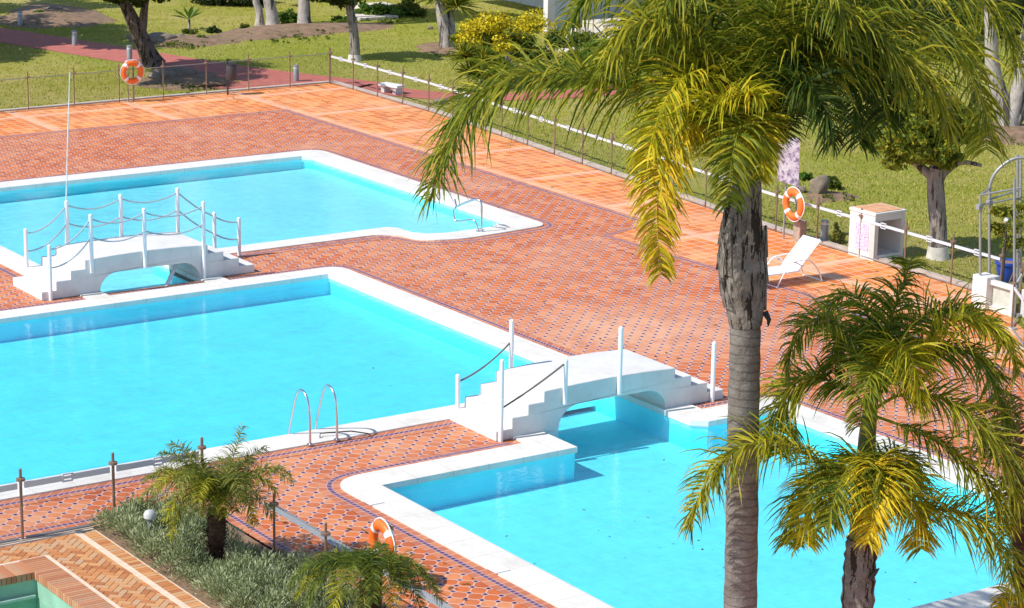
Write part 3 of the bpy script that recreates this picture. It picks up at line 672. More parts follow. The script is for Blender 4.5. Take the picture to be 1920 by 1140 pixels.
for yy in (y0+.05, y1-.05): MB().torus((35.45,yy,.07), (0,1,0), .045, .025, 16, 8).build('wheel', DARKM, lo, smooth=True)
MB().tube([(35.45,y0+.05,.07),(35.45,y0+.05,.33)], .015, 6).build('leg', WPAINT, lo); MB().tube([(35.45,y1-.05,.07),(35.45,y1-.05,.33)], .015, 6).build('leg', WPAINT, lo)
# ------------------------------------------------------------------ white cabinet
cb = thing('white_cabinet', (40.0,42.95,0), 'white masonry box with tiled top and open side by the right fence', 'cabinet')
x0, x1, ya, yb, hh = 39.62, 40.6, 42.5, 43.4, 1.1
m = MB(); m.box((x0,ya,0),(x0+.12,yb,hh)); m.box((x1-.12,ya,0),(x1,yb,hh)); m.box((x0+.12,yb-.1,0),(x1-.12,yb,hh)); m.box((x0+.12,ya,0),(x1-.12,yb-.1,.12)); m.box((x0+.12,ya,hh-.14),(x1-.12,yb-.1,hh)); m.build('shell', WHITE, cb)
MB().box((x0-.02,ya-.02,hh),(x1+.02,yb+.02,hh+.07), bev=.012).build('top_slab', WHITE, cb); MB().box((x0+.06,ya+.05,hh+.06),(x1-.06,yb-.05,hh+.085)).build('tile_top', ROOFT, cb)
MB().box((x0-.012,ya+.2,.2),(x0,yb-.22,.85)).build('mosaic_panel', MOSA, cb)
# ------------------------------------------------------------------ pergola
pg = thing('pergola', (38.9,37.7,0), 'grey metal pergola with an arched top over white planter blocks', 'pergola')
Dg = Dp((38.7,37.85,0))
def pv(x, y, k=0): return V(x, y, Dg+k)
for (x, k, yt, yb_) in ((1838,0,366,522),(1855,.4,352,524),(1902,-.3,335,570),(1914,.9,300,560),(1908,1.3,290,540)):
    MB().tube([pv(x,yb_,k), pv(x,yt,k)], .03, 8).build('upright', GREYM, pg, smooth=True)
MB().tube([tuple(p) for p in spline([pv(1855,372,.4), pv(1857,345,.4), pv(1868,322,.4), pv(1890,303,.4), pv(1912,296,.4), pv(1945,300,.4), pv(1975,340,.4)], 5)], .035, 8).build('arch', GREYM, pg, smooth=True)
for a in (((1836,366,0),(1915,352,0)), ((1838,385,0),(1912,370,.4)), ((1855,374,.4),(1912,356,1.0)), ((1838,366,0),(1856,352,.4))): MB().tube([pv(*a[0]), pv(*a[1])], .022, 8).build('beam', GREYM, pg)
for q in ((1836,388,0),(1855,380,.4)):
    p = pv(*q); MB().box(tuple(p-Vector((.06,.06,.06))), tuple(p+Vector((.06,.06,.06))), bev=.015).build('joint_box', GREYM, pg)
pb = thing('planter_block', (38.8,37.75,0), 'white masonry planter at the foot of the pergola', 'planter')
m = MB(); m.box((38.55,37.65,-.03),(38.95,38.1,.74), bev=.015); m.build('pillar', WHITE, pb)
m = MB(); m.box((38.66,36.95,-.03),(38.78,37.648,.10)); m.box((38.66,36.95,.58),(38.78,37.648,.68)); m.box((38.66,36.95,.10),(38.78,37.03,.58)); m.build('panel_frame', WHITE, pb)
MB().box((38.74,37.03,.10),(38.77,37.648,.58)).build('recessed_panel', simple('grey_green_panel',(.50,.53,.46),.6), pb)
MB().box((38.9,36.3,-.03),(39.5,36.93,.6), bev=.02).build('side_block', WHITE, pb)
pt = thing('flower_pot', (40.7,39.2,0), 'big blue glazed pot under the pergola vine', 'pot')
q = G(1886,526); q.z = -.03
MB().lathe([(.14,0),(.2,.08),(.24,.3),(.25,.42),(.29,.44),(.29,.5),(.25,.5),(.24,.44),(.0,.43)], q, 20).build('pot', BLUEP, pt, smooth=True)
MB().lathe([(.235,.0),(.2,.03),(.0,.04)], q+Vector((0,0,.44)), 16).build('soil', SOIL, pt)
gl = thing('globe_lamp', (39,38.2,0), 'white globe lamp on a dark post among the vine', 'lamp')
q = pv(1888,413,.2); MB().tube([(q.x,q.y,-.03), q], .025, 8).build('post', DARKM, gl)
MB().lathe([(.02,-.1),(.08,-.07),(.11,0),(.08,.07),(.02,.1)], q, 14).build('globe', WPAINT, gl, smooth=True)
# ------------------------------------------------------------------ bollards, bin
bo = None
for i, (x, y, lab) in enumerate(((140,84,'garden light beside the shaded path left of the leaning tree'),(38,47,'garden light farthest back on the left lawn'),(243,113,'garden light on the lawn right above the far life ring'),(555,151,'pale garden light at the corner of the back terrace'),(1545,452,'stout grey garden light between lounger and white cabinet'))):
    g = G(x, y); g.z = -.03; lab = 'grey post '+lab
    if bo is None:
        bo = thing('bollard_light', g, lab, 'bollard', 'grey garden bollard lights')
        MB().lathe([(.1,0),(.1,.44),(.095,.45)], g, 16).build('post', GREYM, bo, smooth=True)
        MB().lathe([(.09,.452),(.09,.51)], g, 16).build('lamp_band', simple('lamp_glass',(.7,.72,.72),.3), bo, smooth=True); MB().lathe([(.105,.512),(.105,.55),(.06,.57)], g, 16).build('cap', GREYM, bo, smooth=True)
    else: dup(bo, g, lab)
g = G(427,178); bn = thing('waste_bin', g, 'dark litter bin on a post at the edge of the back terrace', 'bin')
MB().tube([(g.x,g.y,-.03),(g.x,g.y,1.2)], .03, 8).build('post', DARKM, bn)
MB().lathe([(.15,0),(.17,.02),(.17,.48),(.16,.5)], (g.x+.12,g.y-.04,.5), 16).build('bucket', simple('dark_bin',(.05,.045,.05),.6), bn, smooth=True); MB().lathe([(.18,0),(.18,.03),(.12,.05)], (g.x+.12,g.y-.04,1.0), 16).build('lid', DARKM, bn, smooth=True)
g = G(1028,168); g2 = Vector((44.4,66.9,0))
bn2 = thing('garden_bench', G(736,178), 'low white slab bench on the lawn behind the right fence', 'bench'); a = G(716,170); b = G(752,176)
d = (b-a).normalized(); M_ = Matrix.Translation(a) @ d.to_track_quat('X', 'Z').to_matrix().to_4x4(); L = (b-a).length
MB().box((0,-.2,.2),(L,.2,.28), M_, bev=.01).build('seat', WPAINT, bn2); MB().box((.1,-.15,-.03),(.25,.15,.2), M_).build('leg', WHITE, bn2); MB().box((L-.25,-.15,-.03),(L-.1,.15,.2), M_).build('leg', WHITE, bn2)
q = G(283,978,0); ll = thing('planter_lamp', (q.x,q.y,0), 'white round-topped lamp poking out of the lavender', 'lamp')
q = Vector((16.05,33.5,0)); MB().tube([(q.x,q.y,-.05),(q.x,q.y,.5)], .045, 10).build('post', GREYM, ll); MB().lathe([(.05,0),(.1,.02),(.1,.08),(.07,.13),(.02,.15)], (q.x,q.y,.48), 14).build('head', simple('lamp_cap', (.5,.5,.5), .5), ll, smooth=True)
# ------------------------------------------------------------------ rocks
def rock(g, sx, sy, sz, label, seed, mat=ROCK):
    r = random.Random(seed); bm = bmesh.new(); bmesh.ops.create_icosphere(bm, subdivisions=3, radius=1)
    ds = [Vector((r.gauss(0,1), r.gauss(0,1), r.gauss(0,1))).normalized() for _ in range(9)]
    for v in bm.verts:
        k = 1
        for d in ds: k = min(k, .72/max(.05, v.co.dot(d)) if v.co.dot(d) > .72 else 1)
        v.co = v.co*k*(1+r.uniform(-.03,.03)); v.co = Vector((v.co.x*sx, v.co.y*sy, v.co.z*sz+sz*.55))
    mb = MB(); bm.verts.index_update(); mb.add([v.co+g for v in bm.verts], [[v.index for v in f.verts] for f in bm.faces]); bm.free()
    return tag(mb.build('boulder', mat, smooth=True), label, 'rock')
def gz(x, y): q = G(x, y); q.z = -.05; return q
rock(gz(1537,362), .30, .28, .40, 'tall brown boulder on the right lawn', 3); rock(gz(1500,358), .2, .2, .13, 'small grey rock beside the tall boulder', 4)
rock(gz(303,76), .62, .5, .26, 'pale boulder in the shaded bed right of the leaning tree', 5); rock(gz(338,72), .3, .3, .18, 'smaller rock right of the pale boulder', 6)
rock(gz(332,140), .75, .55, .22, 'low brown rock under the leaning tree by the path', 8); rock(gz(302,146), .55, .5, .26, 'grey rock touching the foot of the leaning tree', 9)
rock(gz(385,158), 1.0, .6, .16, 'long flat brown rock in front of the litter bin', 10, SOIL); rock(gz(100,22), .45, .4, .2, 'pale rock in the flower bed at the top left', 11)
rock(gz(825,193), .3, .25, .14, 'small stone outside the fence near the drooping frond', 12); rock(gz(806,53), .16, .15, .1, 'small brown stone on the bank by the pale trunk', 13)
def mound(g, rx, ry, h, name, mat, label=None):
    mb = MB(); n, k = 28, 7; r = random.Random(int(g.x*10)); ph = [r.uniform(0,6) for _ in range(3)]
    for j in range(k+1):
        q = 1-j/k
        for i in range(n):
            a = 2*math.pi*i/n; e = 1+.16*math.sin(2*a+ph[0])+.12*math.sin(3*a+ph[1])+.06*math.sin(7*a+ph[2])+r.uniform(-.05,.05); mb.v.append(Vector((g.x+rx*q*e*math.cos(a), g.y+ry*q*e*math.sin(a), -.034+h*(1-q*q)**1.4+r.uniform(-.01,.01)*(j>0))))
    for j in range(k):
        for i in range(n): mb.f.append([j*n+i, j*n+(i+1)%n, (j+1)*n+(i+1)%n, (j+1)*n+i])
    return structure(name, mb, mat, smooth=True)
for x, y, rx, ry, h, mat in ((560,56,3.4,2.0,.25,SOIL),(335,74,1.8,2.2,.15,SOIL),(100,30,2.4,3.5,.2,SOIL),(840,92,1.2,1.6,.15,SOIL),(1900,248,2.2,2.4,.25,SOIL),(1555,366,.7,.9,.06,SOIL),(345,150,1.7,2.0,.12,SOIL)):
    mound(G(x, y), rx, ry, h, 'earth_bed', mat)
# ------------------------------------------------------------------ foliage helpers
def leafblob(mb, c, rx, ry, rz, n, s, rnd_=R, shell=.55):
    for _ in range(n):
        d = Vector((rnd_.gauss(0,1), rnd_.gauss(0,1), rnd_.gauss(0,1))).normalized(); q = shell+(1-shell)*rnd_.random()
        p = Vector(c)+Vector((d.x*rx, d.y*ry, d.z*rz))*q
        nn = (d+Vector((rnd_.gauss(0,.7), rnd_.gauss(0,.7), rnd_.gauss(0,.7)+.35))).normalized(); u = nn.orthogonal().normalized(); u.rotate(Matrix.Rotation(rnd_.uniform(0,6.283), 3, nn)); v = nn.cross(u)
        k = s*rnd_.uniform(.6,1.4); mb.add([p-u*k*.5, p+v*k*.26, p+u*k*.6, p-v*k*.26], [(0,1,2,3)])
def crown(mb, c, rx, ry, rz, clumps, leaves, s, seed, flat=False):
    r = random.Random(seed)
    for _ in range(clumps):
        d = Vector((r.gauss(0,1), r.gauss(0,1), r.gauss(0,1))).normalized(); q = r.uniform(.45,.95)
        p = Vector(c)+Vector((d.x*rx, d.y*ry, d.z*rz))*q; k = r.uniform(.22,.42)
        leafblob(mb, p, rx*k, ry*k, rz*k*.8, leaves, s, r, .4)
def broad_tree(base, trunk, rad, limbs, crowns, bark, leaf, label, cat='tree', s=.2, lime=0, clumps=34, leaves=110, seed=1):
    t = thing('garden_tree', base, label, cat)
    tm = MB(); tm.tube([tuple(p) for p in spline(trunk, 4)], [rad[0]+(rad[1]-rad[0])*i/(4*(len(trunk)-1)) + (.35*rad[0]*max(0,1-i/2.5)) for i in range(4*(len(trunk)-1)+1)], 12)
    for l, r0, r1 in limbs: tm.tube([tuple(p) for p in spline(l, 4)], [r0+(r1-r0)*i/(4*(len(l)-1)) for i in range(4*(len(l)-1)+1)], 9)
    tm.build('trunk', bark, t, smooth=True)
    if lime:
        sp_ = spline(trunk, 4); MB().tube([sp_[0], sp_[1], sp_[2]], [rad[0]*1.37, rad[0]*1.23, rad[0]*1.10], 14).build('limewashed_base', LIME, t, smooth=True)
    cm = MB()
    for i, (c, rx, ry, rz) in enumerate(crowns): crown(cm, c, rx, ry, rz, clumps, leaves, s, seed*17+i)
    if cm.v: cm.build('crown', leaf, t, recalc=False)
    return t
def up(b, x, y): return V(x, y, Dp(b))
# leaning dark tree
b = gz(288,122); bb = lambda x, y, k=0: V(x, y, Dp(b)+k)
broad_tree(b, [b, bb(272,88), bb(258,58), bb(245,30), bb(232,0), bb(215,-60)], (.36,.15), [([bb(263,72), bb(268,40), bb(272,8), bb(285,-60)], .2, .09), ([bb(238,10), bb(200,-40), bb(150,-80)], .12, .05)],
    [(bb(235,-55,-1.5), 1.75, 1.9, 1.15), (bb(170,-70,-2.2), 1.4, 1.6, 1.0), (bb(265,-30,-1.2), 1.0, 1.1, .75), ((33.3,75.0,5.0), 1.9, 1.6, 1.0)], BARKD, LD, 'dark leaning tree with a forked trunk at the top left', s=.2, clumps=40, leaves=120, seed=2)  # last crown lobe is out of view, added to cast shade on the rock bed
# round tree by the fence
b = gz(665,112); bb = lambda x, y, k=0: V(x, y, Dp(b)+k)
broad_tree(b, [b, bb(665,85), bb(662,50), bb(656,15), bb(652,-30)], (.2,.14), [([bb(657,20), bb(630,-20), bb(600,-50)], .09, .04), ([bb(657,20), bb(680,-20), bb(700,-50)], .09, .04)],
    [(bb(645,-28), 1.25, 1.3, .75), (bb(600,-22), .65, .7, .5)], BARKG, LD, 'small round tree with a pale-footed trunk behind the back fence', s=.18, lime=.5, clumps=40, leaves=110, seed=3)
# three pale trunks
for x, y, wd, top, lab, sd in ((487,46,.17,478,'leftmost and thinnest of the three pale trunks',5),(511,52,.27,503,'middle pale trunk of three in the shrub bed',6),(571,52,.29,570,'rightmost pale trunk of three, standing alone',7)):
    b = gz(x, y); bb = lambda X, Y, k=0: V(X, Y, Dp(b)+k)
    broad_tree(b, [b, bb(x-1,y-25), bb(top,-10), bb(top-3,-120), bb(top,-260)], (wd,wd*.6), [], [(bb(top,-330,1), 1.9, 1.9, 1.2)], BARKP, LD, lab, s=.24, clumps=30, leaves=90, seed=sd)
# pale trunk with fan leaves (yucca)
def yucca(b, trunks, heads, label, leaf, bark, L=.8, nb=70, wd=.035, seed=1):
    r = random.Random(seed); t = thing('yucca', b, label, 'yucca')
    for tr, r0, r1 in trunks: MB().tube([tuple(p) for p in spline(tr, 4)], [r0+(r1-r0)*i/(4*(len(tr)-1)) for i in range(4*(len(tr)-1)+1)], 10).build('trunk', bark, t, smooth=True)
    for c in heads:
        m = MB()
        for k in range(nb):
            a = r.uniform(0,6.283); e = r.uniform(-.5,1.35); d = Vector((math.cos(a)*math.cos(e), math.sin(a)*math.cos(e), math.sin(e))); l = L*r.uniform(.7,1.1)
            s_ = d.cross(Vector((r.gauss(0,1), r.gauss(0,1), r.gauss(0,1)))).normalized()*wd*.5; c_ = Vector(c); p1_ = c_+d*l*.5; p2_ = c_+d*l+Vector((0,0,-l*.12))
            m.add([c_-s_*.7, c_+s_*.7, p1_+s_, p2_, p1_-s_], [(0,1,2,3,4)])
        m.build('leaf_rosette', leaf, t, recalc=False)
    return t
b = gz(836,92); bb = lambda X, Y, k=0: V(X, Y, Dp(b)+k)
yucca(b, [([b, bb(836,65), bb(829,30), bb(824,0)], .3, .17), ([bb(846,70,.3), bb(845,40,.3), bb(838,0,.3)], .17, .13)], [bb(822,-5), bb(800,-15,.4), bb(845,-12,-.3), bb(858,10,-.4)], 'yucca with a flared pale trunk left of the yellow bush', LYG, BARKP, 1.0, 110, .05, 3)
def bush(b, blobs, leaf, label, name='garden_shrub', s=.16, n=900, stems=True, cat='shrub', seed=1):
    r = random.Random(seed); t = thing(name, b, label, cat); m = MB()
    for c, rx, ry, rz in blobs:
        for _ in range(9):
            d = Vector((r.gauss(0,.5), r.gauss(0,.5), r.gauss(0,.5))); leafblob(m, Vector(c)+Vector((d.x*rx, d.y*ry, d.z*rz)), rx*.5, ry*.5, rz*.5, n//9, s, r, .4)
    m.build('foliage', leaf, t, recalc=False)
    if stems:
        sm = MB()
        for c, rx, ry, rz in blobs: sm.tube([Vector(b)+Vector((r.uniform(-.1,.1), r.uniform(-.1,.1), -.03)), Vector(b).lerp(Vector(c), .55), c], [.04,.03,.015], 6)
        sm.build('stem', BARKD, t)
    return t
b = gz(925,138); bb = lambda X, Y, k=0: V(X, Y, Dp(b)+k)
t = bush(b, [(bb(900,70), .75, .8, .6), (bb(955,65,.2), .9, .9, .6), (bb(930,105,-.2), 1.0, .9, .7), (bb(985,95), .7, .8, .6)], LYG, 'broad bush covered in yellow flowers behind the long frond', n=1500, s=.15, seed=4)
fm = MB()
for c, rx, ry, rz in ((bb(885,55,-.5), .8, .6, .5), (bb(935,38,-.6), .9, .6, .5), (bb(985,45,-.5), .75, .6, .55), (bb(950,75,-.9), .7, .4, .35), (bb(870,85,-.4), .4, .4, .35)):
    for _ in range(6): leafblob(fm, Vector(c)+Vector((R.gauss(0,.4)*rx, R.gauss(0,.4)*ry, R.gauss(0,.4)*rz)), rx*.6, ry*.6, rz*.6, 150, .11, R, .5)
fm.build('blossom', FLOW, t, recalc=False)
b = gz(905,165); bb = lambda X, Y, k=0: V(X, Y, Dp(b)+k)
yucca(b, [([b, bb(910,135), bb(912,112)], .14, .1), ([b, bb(955,140), bb(950,100)], .12, .1)], [bb(870,105), bb(905,110), bb(900,140,-.3), bb(945,135), bb(880,135)], 'low spiky yucca clump in front of the yellow bush', LYG, BARKG, .75, 120, .045, 5)
for x, y, w_, h_, leaf, lab, sd in ((1020,158,.75,.5,LG,'low green shrub under the middle of the long frond',70),(1195,178,.85,.6,LBR,'bright shrub beside the white rail left of the yellow fronds',71),(1120,150,1.1,.8,LBR,'bright green grassy shrub behind the long frond',11),(1075,92,.8,.5,LG,'low shrub against the white villa wall',12),(1215,120,1.3,1.2,LG,'tall green bush right of the villa steps',13),(1300,150,1.3,1.1,LG,'dense green bush behind the yellow fronds',14),(1400,120,1.5,1.6,LD,'big dark bush behind the main palm crown',15),(1285,40,1.6,1.4,LD,'dark bush at the top behind the steps',16),(1500,95,1.6,1.5,LG,'wide green bush behind the dark right fronds',17),(1610,60,1.7,1.4,LYG,'yellowish bush at the top right',18),(1745,70,1.7,1.4,LG,'green bush behind the far right fronds',19),
    (1560,30,2.0,1.8,LD,'largest dark bush behind the crown at the top',50),(1670,95,1.5,1.3,LD,'dark bush between the hanging right fronds',51),(1820,45,2.0,1.8,LG,'large green bush at the top right corner',52),(1180,28,1.4,1.3,LG,'green bush at the top above the villa steps',53),(1350,60,1.8,1.8,LG,'large green bush straight behind the crown',54),(1460,40,1.6,1.7,LBR,'bright green bush at the top behind the tall palm',55),(1890,60,1.2,1.6,LD,'dark bush behind the pale V trunks',56),(1260,105,1.2,1.1,LYG,'yellow green bush left of the yellow fronds',57),(1775,110,1.0,.8,LYG,'light green shrub left of the V trunks',58),
    (320,84,.16,.12,LYG,'tiny plant at the front of the shaded rock bed',60),(378,74,.2,.16,LG,'green tuft at the right of the shaded rock bed',61),(400,60,.25,.2,LD,'dark low plant beside the young feathery palm',62),(500,66,.16,.1,LD,'small low tuft before the leftmost pale trunk',63),(540,64,.18,.1,LG,'small low tuft before the middle pale trunk',64),(600,60,.16,.1,LD,'small low tuft right of the lone pale trunk',65),(640,55,.25,.14,LG,'low spreading plant at the right end of the shrub bed',66),(460,52,.2,.14,LG,'low plant at the left end of the shrub bed',67),(862,175,.25,.2,LG,'small plant beside the stone outside the right fence',68),
    (545,42,.5,.45,LBR,'green shrub between the pale trunks',20),(710,30,.9,.5,LBR,'bright shrub at the top by the round tree',21),(765,28,.8,.45,LG,'green shrub left of the yucca at the top',22),(640,38,.3,.2,LBR,'small leafy plant left of the round tree trunk',23),(75,28,.35,.2,LBR,'small bright plant in the top left flower bed',24),(430,8,1.6,.9,LD,'dark bush at the top above the lawn',25),(1562,352,.22,.3,LG,'green plant right of the tall boulder',26),(1508,335,.2,.2,LBR,'small plant between notice board and boulder',27),(480,5,.8,.6,LD,'dark shrub behind the thin pale trunk',28),(1570,455,.14,.4,LYG,'yellowish shrub between bollard and white cabinet',29),(1905,215,.25,.8,PB,'dry orange shrub between the pale V trunks',30),(300,76,.2,.16,LYG,'small plant at the foot of the pale boulder',31),(355,62,.25,.2,LG,'low plants right of the rocks',32),(110,30,.25,.16,LYG,'yellowish plant beside the top left rock',33)):
    if y < 160 and x > 1000 and x < 1900: w_, h_ = w_*1.35, h_*1.3
    b = gz(x, y); bush(b, [(b+Vector((0,0,h_*.6)), w_*.8, w_*.8, h_*.6), (b+R0*w_*.5+Vector((0,0,h_*.4)), w_*.5, w_*.6, h_*.45), (b-R0*w_*.5+Vector((0,0,h_*.45)), w_*.5, w_*.6, h_*.5)], leaf, lab, s=max(.09,.16*min(1,w_+.2)), n=int(500+500*w_), seed=sd)
# banana-like plant
b = gz(354,55); m = MB(); t = thing('young_palm', b, 'young feathery palm in the shaded bed at the top left', 'palm'); MB().tube([b, b+Vector((.02,0,.45))], [.07,.05], 8).build('trunk', BARKP, t)
for k in range(14):
    a = R.uniform(0,6.28); d = Vector((math.cos(a), math.sin(a), R.uniform(.3,1.4))).normalized(); c = b+Vector((.02,0,.45)); s_ = d.cross(UP).normalized()*.07
    m.add([c, c+d*.4-s_, c+d*.8-Vector((0,0,.12)), c+d*.4+s_], [(0,1,2,3)])
m.build('leaf', LBR, t, recalc=False)
# right lawn tree
b = gz(1758,482); bb = lambda X, Y, k=0: V(X, Y, Dp(b)+k)
broad_tree(b, [b, bb(1759,430), bb(1756,380), bb(1754,335), bb(1757,315)], (.22,.2), [([bb(1752,335), bb(1725,312), bb(1690,285)], .14, .06), ([bb(1760,335), bb(1775,305), bb(1790,270), bb(1780,220), bb(1775,150)], .15, .06), ([bb(1765,330), bb(1800,305), bb(1840,310)], .09, .04), ([bb(1755,330), bb(1750,290), bb(1765,240)], .12, .05)],
    [(bb(1700,262,-.2), .95, 1.0, .66), (bb(1660,240,.2), .75, .8, .55), (bb(1735,215,.2), .95, .9, .65), (bb(1765,285,-.3), .45, .5, .38), (bb(1800,235,.2), .6, .6, .5)], BARKG, LYG, 'lawn tree with a limewashed trunk and open crown at the right', s=.13, lime=.55, clumps=42, leaves=150, seed=8)
# pale V trunk
b = gz(1893,246); bb = lambda X, Y, k=0: V(X, Y, Dp(b)+k)
broad_tree(b, [b, bb(1880,195), bb(1862,130), bb(1858,60), bb(1850,-60)], (.3,.16), [([bb(1893,240), bb(1905,190), bb(1918,120), bb(1930,40), bb(1945,-60)], .3, .16), ([bb(1893,240), bb(1930,180), bb(1960,80)], .25, .15)], [(bb(1890,-120), 2.4, 2.4, 1.4)], BARKP, LD, 'pale multi-trunked tree splitting in a V at the right edge', s=.24, clumps=30, leaves=90, seed=9)
# thin bare trunks among the bushes
for x, y, yt, lab in ((1388,170,-40,'thin pale stem between the bushes behind the palm crown'),(1168,108,-40,'thin grey trunk right of the villa steps')):
    b = gz(x, y); tag(MB().tube([b, V(x-1,(y+yt)/2,Dp(b)), V(x-4,yt,Dp(b))], [.09,.075,.06], 8).build('slender_trunk', BARKP, smooth=True), lab, 'trunk')
# trees outside the frame that shade the top of the lawn
for i, (x, y, h_, rr) in enumerate(((34.4,87.6,5.2,2.1),(34.0,84.6,5.4,1.9),(31.3,86.5,4.8,2.3),(31.5,90.5,5.5,2.5),(34.5,95,6,2.6),(29,84,5,2.2))):
    b = Vector((x, y, -.04)); 
    if i in (0,1,2,3,5): broad_tree(b, [b, b+Vector((.1,0,2)), b+Vector((0,.1,h_))], (.2,.12), [], [(b+Vector((0,0,h_+.4)), rr, rr, 1.2)], BARKD, LD, 'broad dark tree left of the view shading the path', s=.34, clumps=40, leaves=90, seed=40+i)['group'] = 'shade trees left of the view'
    else: broad_tree(b, [b, b+Vector((.1,0,2)), b+Vector((0,.1,h_))], (.2,.12), [], [(b+Vector((0,0,h_+1.4)), rr, rr, 1.3)], BARKD, LD, 'tall dark tree above the view shading the upper lawn', s=.34, clumps=38, leaves=90, seed=40+i)['group'] = 'shade trees above the view'
# vine on the pergola
vn = thing('pergola_vine', (39,37.7,0), 'leafy green vine climbing the pergola', 'vine'); m = MB()
for x, y, k, rr in ((1890,400,.3,.3),(1905,420,0,.35),(1870,395,.3,.2),(1900,455,.3,.3),(1880,430,.5,.25),(1915,385,.5,.3),(1865,425,.5,.15)):
    leafblob(m, pv(x,y,k), rr, rr, rr*.7, 130, .11, R, .3)
m.build('foliage', LYG, vn, recalc=False)
MB().tube([(38.9,37.6,-.03), pv(1905,500,.1), pv(1900,430,.1), pv(1880,400,.3)], .02, 6).build('stem', BARKD, vn)
# ------------------------------------------------------------------ villa
g = G(1030,58); vl = thing('white_villa', (55.4,78.6,0), 'white villa with a pillar and blue-grey glass wall at the top', 'building')
m = MB(); m.box((55.2,78.5,-.03),(55.55,78.8,4.5)); m.build('pillar', WHITE, vl)
MB().box((55.55,78.75,-.03),(59.2,78.9,4.5)).build('glazed_wall', GLASSW, vl)
m = MB(); m.box((59.2,78.4,-.03),(74,88,6.5)); m.box((55.2,78.9,3.0),(59.2,88,6.5)); m.build('wall', WHITE, vl)
for k in range(4):
    x = 61+k*3; MB().box((x,78.36,1.0),(x+1.5,78.41,2.6)).build('window', simple('dark_glass',(.05,.06,.08),.1), vl)
MB().box((54.8,78.0,6.5),(74.5,88.5,6.75)).build('roof', ROOFT, vl)
sv = thing('garden_steps', G(1090,88), 'pale stone garden steps leading up to the villa', 'steps')
for k in range(4):
    a = G(1050+k*22, 93-k*11); MB().box((a.x-.3,a.y-.9,-.03),(a.x+2.2,a.y+.5,.12+.1*k), bev=.02).build('step', STEP, sv)
a = G(700,35); st2 = thing('garden_steps', a, 'worn pale steps at the top beside the round tree', 'steps')
for k in range(2): q = G(700, 33-k*14); MB().box((q.x-.9,q.y-.5,-.03),(q.x+.9,q.y+.7,.1+.12*k), bev=.03).build('step', STEP, st2)
# apartment house far behind, mirrored in the back pool
ap = thing('apartment_block', (62,118,0), 'white apartment block standing far behind the garden trees', 'building')
axx = R0; ayy = F0; Mb = Matrix((axx, ayy, UP)).transposed().to_4x4(); Mb.translation = CAM*0+F0*128+R0*(-14); Mb.translation.z = 0
m = MB(); m.box((-16,0,0),(14,10,16), Mb); m.build('wall', WHITE, ap)
for f_ in range(5):
    for k in range(7):
        x = -15+k*4.1; MB().box((x,-.03,1+f_*3.1),(x+2.2,.02,2.9+f_*3.1), Mb).build('window', simple('grey_glass',(.12,.14,.17),.1) if f_+k == 0 else bpy.data.materials['grey_glass'], ap)  # all panes share one grey glass
MB().box((-16.5,-.5,16),(14.5,10.5,16.3), Mb).build('roof', ROOFT, ap)
# ------------------------------------------------------------------ palms
def frond(path, L, n, mat, parent, w_=.032, droop=.75, spread=1.0, start=.14, seed=0, rib=.024, stiff=False):
    r = random.Random(seed); pts = spline(path, 10); m = MB(); N = len(pts)
    cum = [0]
    for i in range(1, N): cum.append(cum[-1]+(pts[i]-pts[i-1]).length)
    tot = cum[-1]
    m.tube(pts[::2]+([pts[-1]] if (N-1) % 2 else []), [rib*(1-.85*i/max(1,(N//2))) for i in range(len(pts[::2])+(1 if (N-1) % 2 else 0))], 6)
    j = 0
    for k in range(n):
        s_ = start+(1-start)*(k+.5)/n; s_ = min(.999, s_+r.uniform(-.3,.3)/n); d = s_*tot
        while j < N-2 and cum[j+1] < d: j += 1
        while j > 0 and cum[j] > d: j -= 1
        p = pts[j].lerp(pts[j+1], (d-cum[j])/max(1e-6, cum[j+1]-cum[j])); t = (pts[min(j+2,N-1)]-pts[max(j-1,0)]).normalized()
        side = t.cross(UP); side = side.normalized() if side.length > .15 else R0.copy(); nu = side.cross(t)
        prof = min(1, .45+2.2*(s_-start))*(1-.6*max(0, (s_-.6)/.4)); l = L*prof
        for sg_ in (-1, 1, R.choice((-1, 1))):
            ph = r.gauss(.12, .42)*spread; dr = (side*sg_*math.cos(ph)+nu*math.sin(ph)+t*r.uniform(.35,.75)).normalized()
            ll = l*r.uniform(.75,1.12); seg = 4; q = p.copy(); dd = dr.copy(); tw = t.lerp(Vector((r.gauss(0,1), r.gauss(0,1), r.gauss(0,1))), .35).normalized(); row = []
            for a in range(seg+1):
                wv = tw-dd*tw.dot(dd); wv = wv.normalized() if wv.length > 1e-3 else side
                ww = w_*(.55, 1, .9, .6, .04)[a]*.5; row.append((q-wv*ww, q+wv*ww)); q = q+dd*ll/seg
                g_ = droop*(1.3 if a > 0 else .5)*r.uniform(.75,1.2); dd = (dd+Vector((0,0,-1))*g_*.62+Vector((r.gauss(0,.05), r.gauss(0,.05), 0))).normalized()
            o_ = len(m.v)
            for x in row: m.v.append(x[0]); m.v.append(x[1])
            for a in range(seg): m.f.append([o_+2*a, o_+2*a+1, o_+2*a+3, o_+2*a+2])
    return m.build('frond', [mat], parent, recalc=False)
def px(l, D): return [V(a[0], a[1], D+(a[2] if len(a) > 2 else 0)) for a in l]
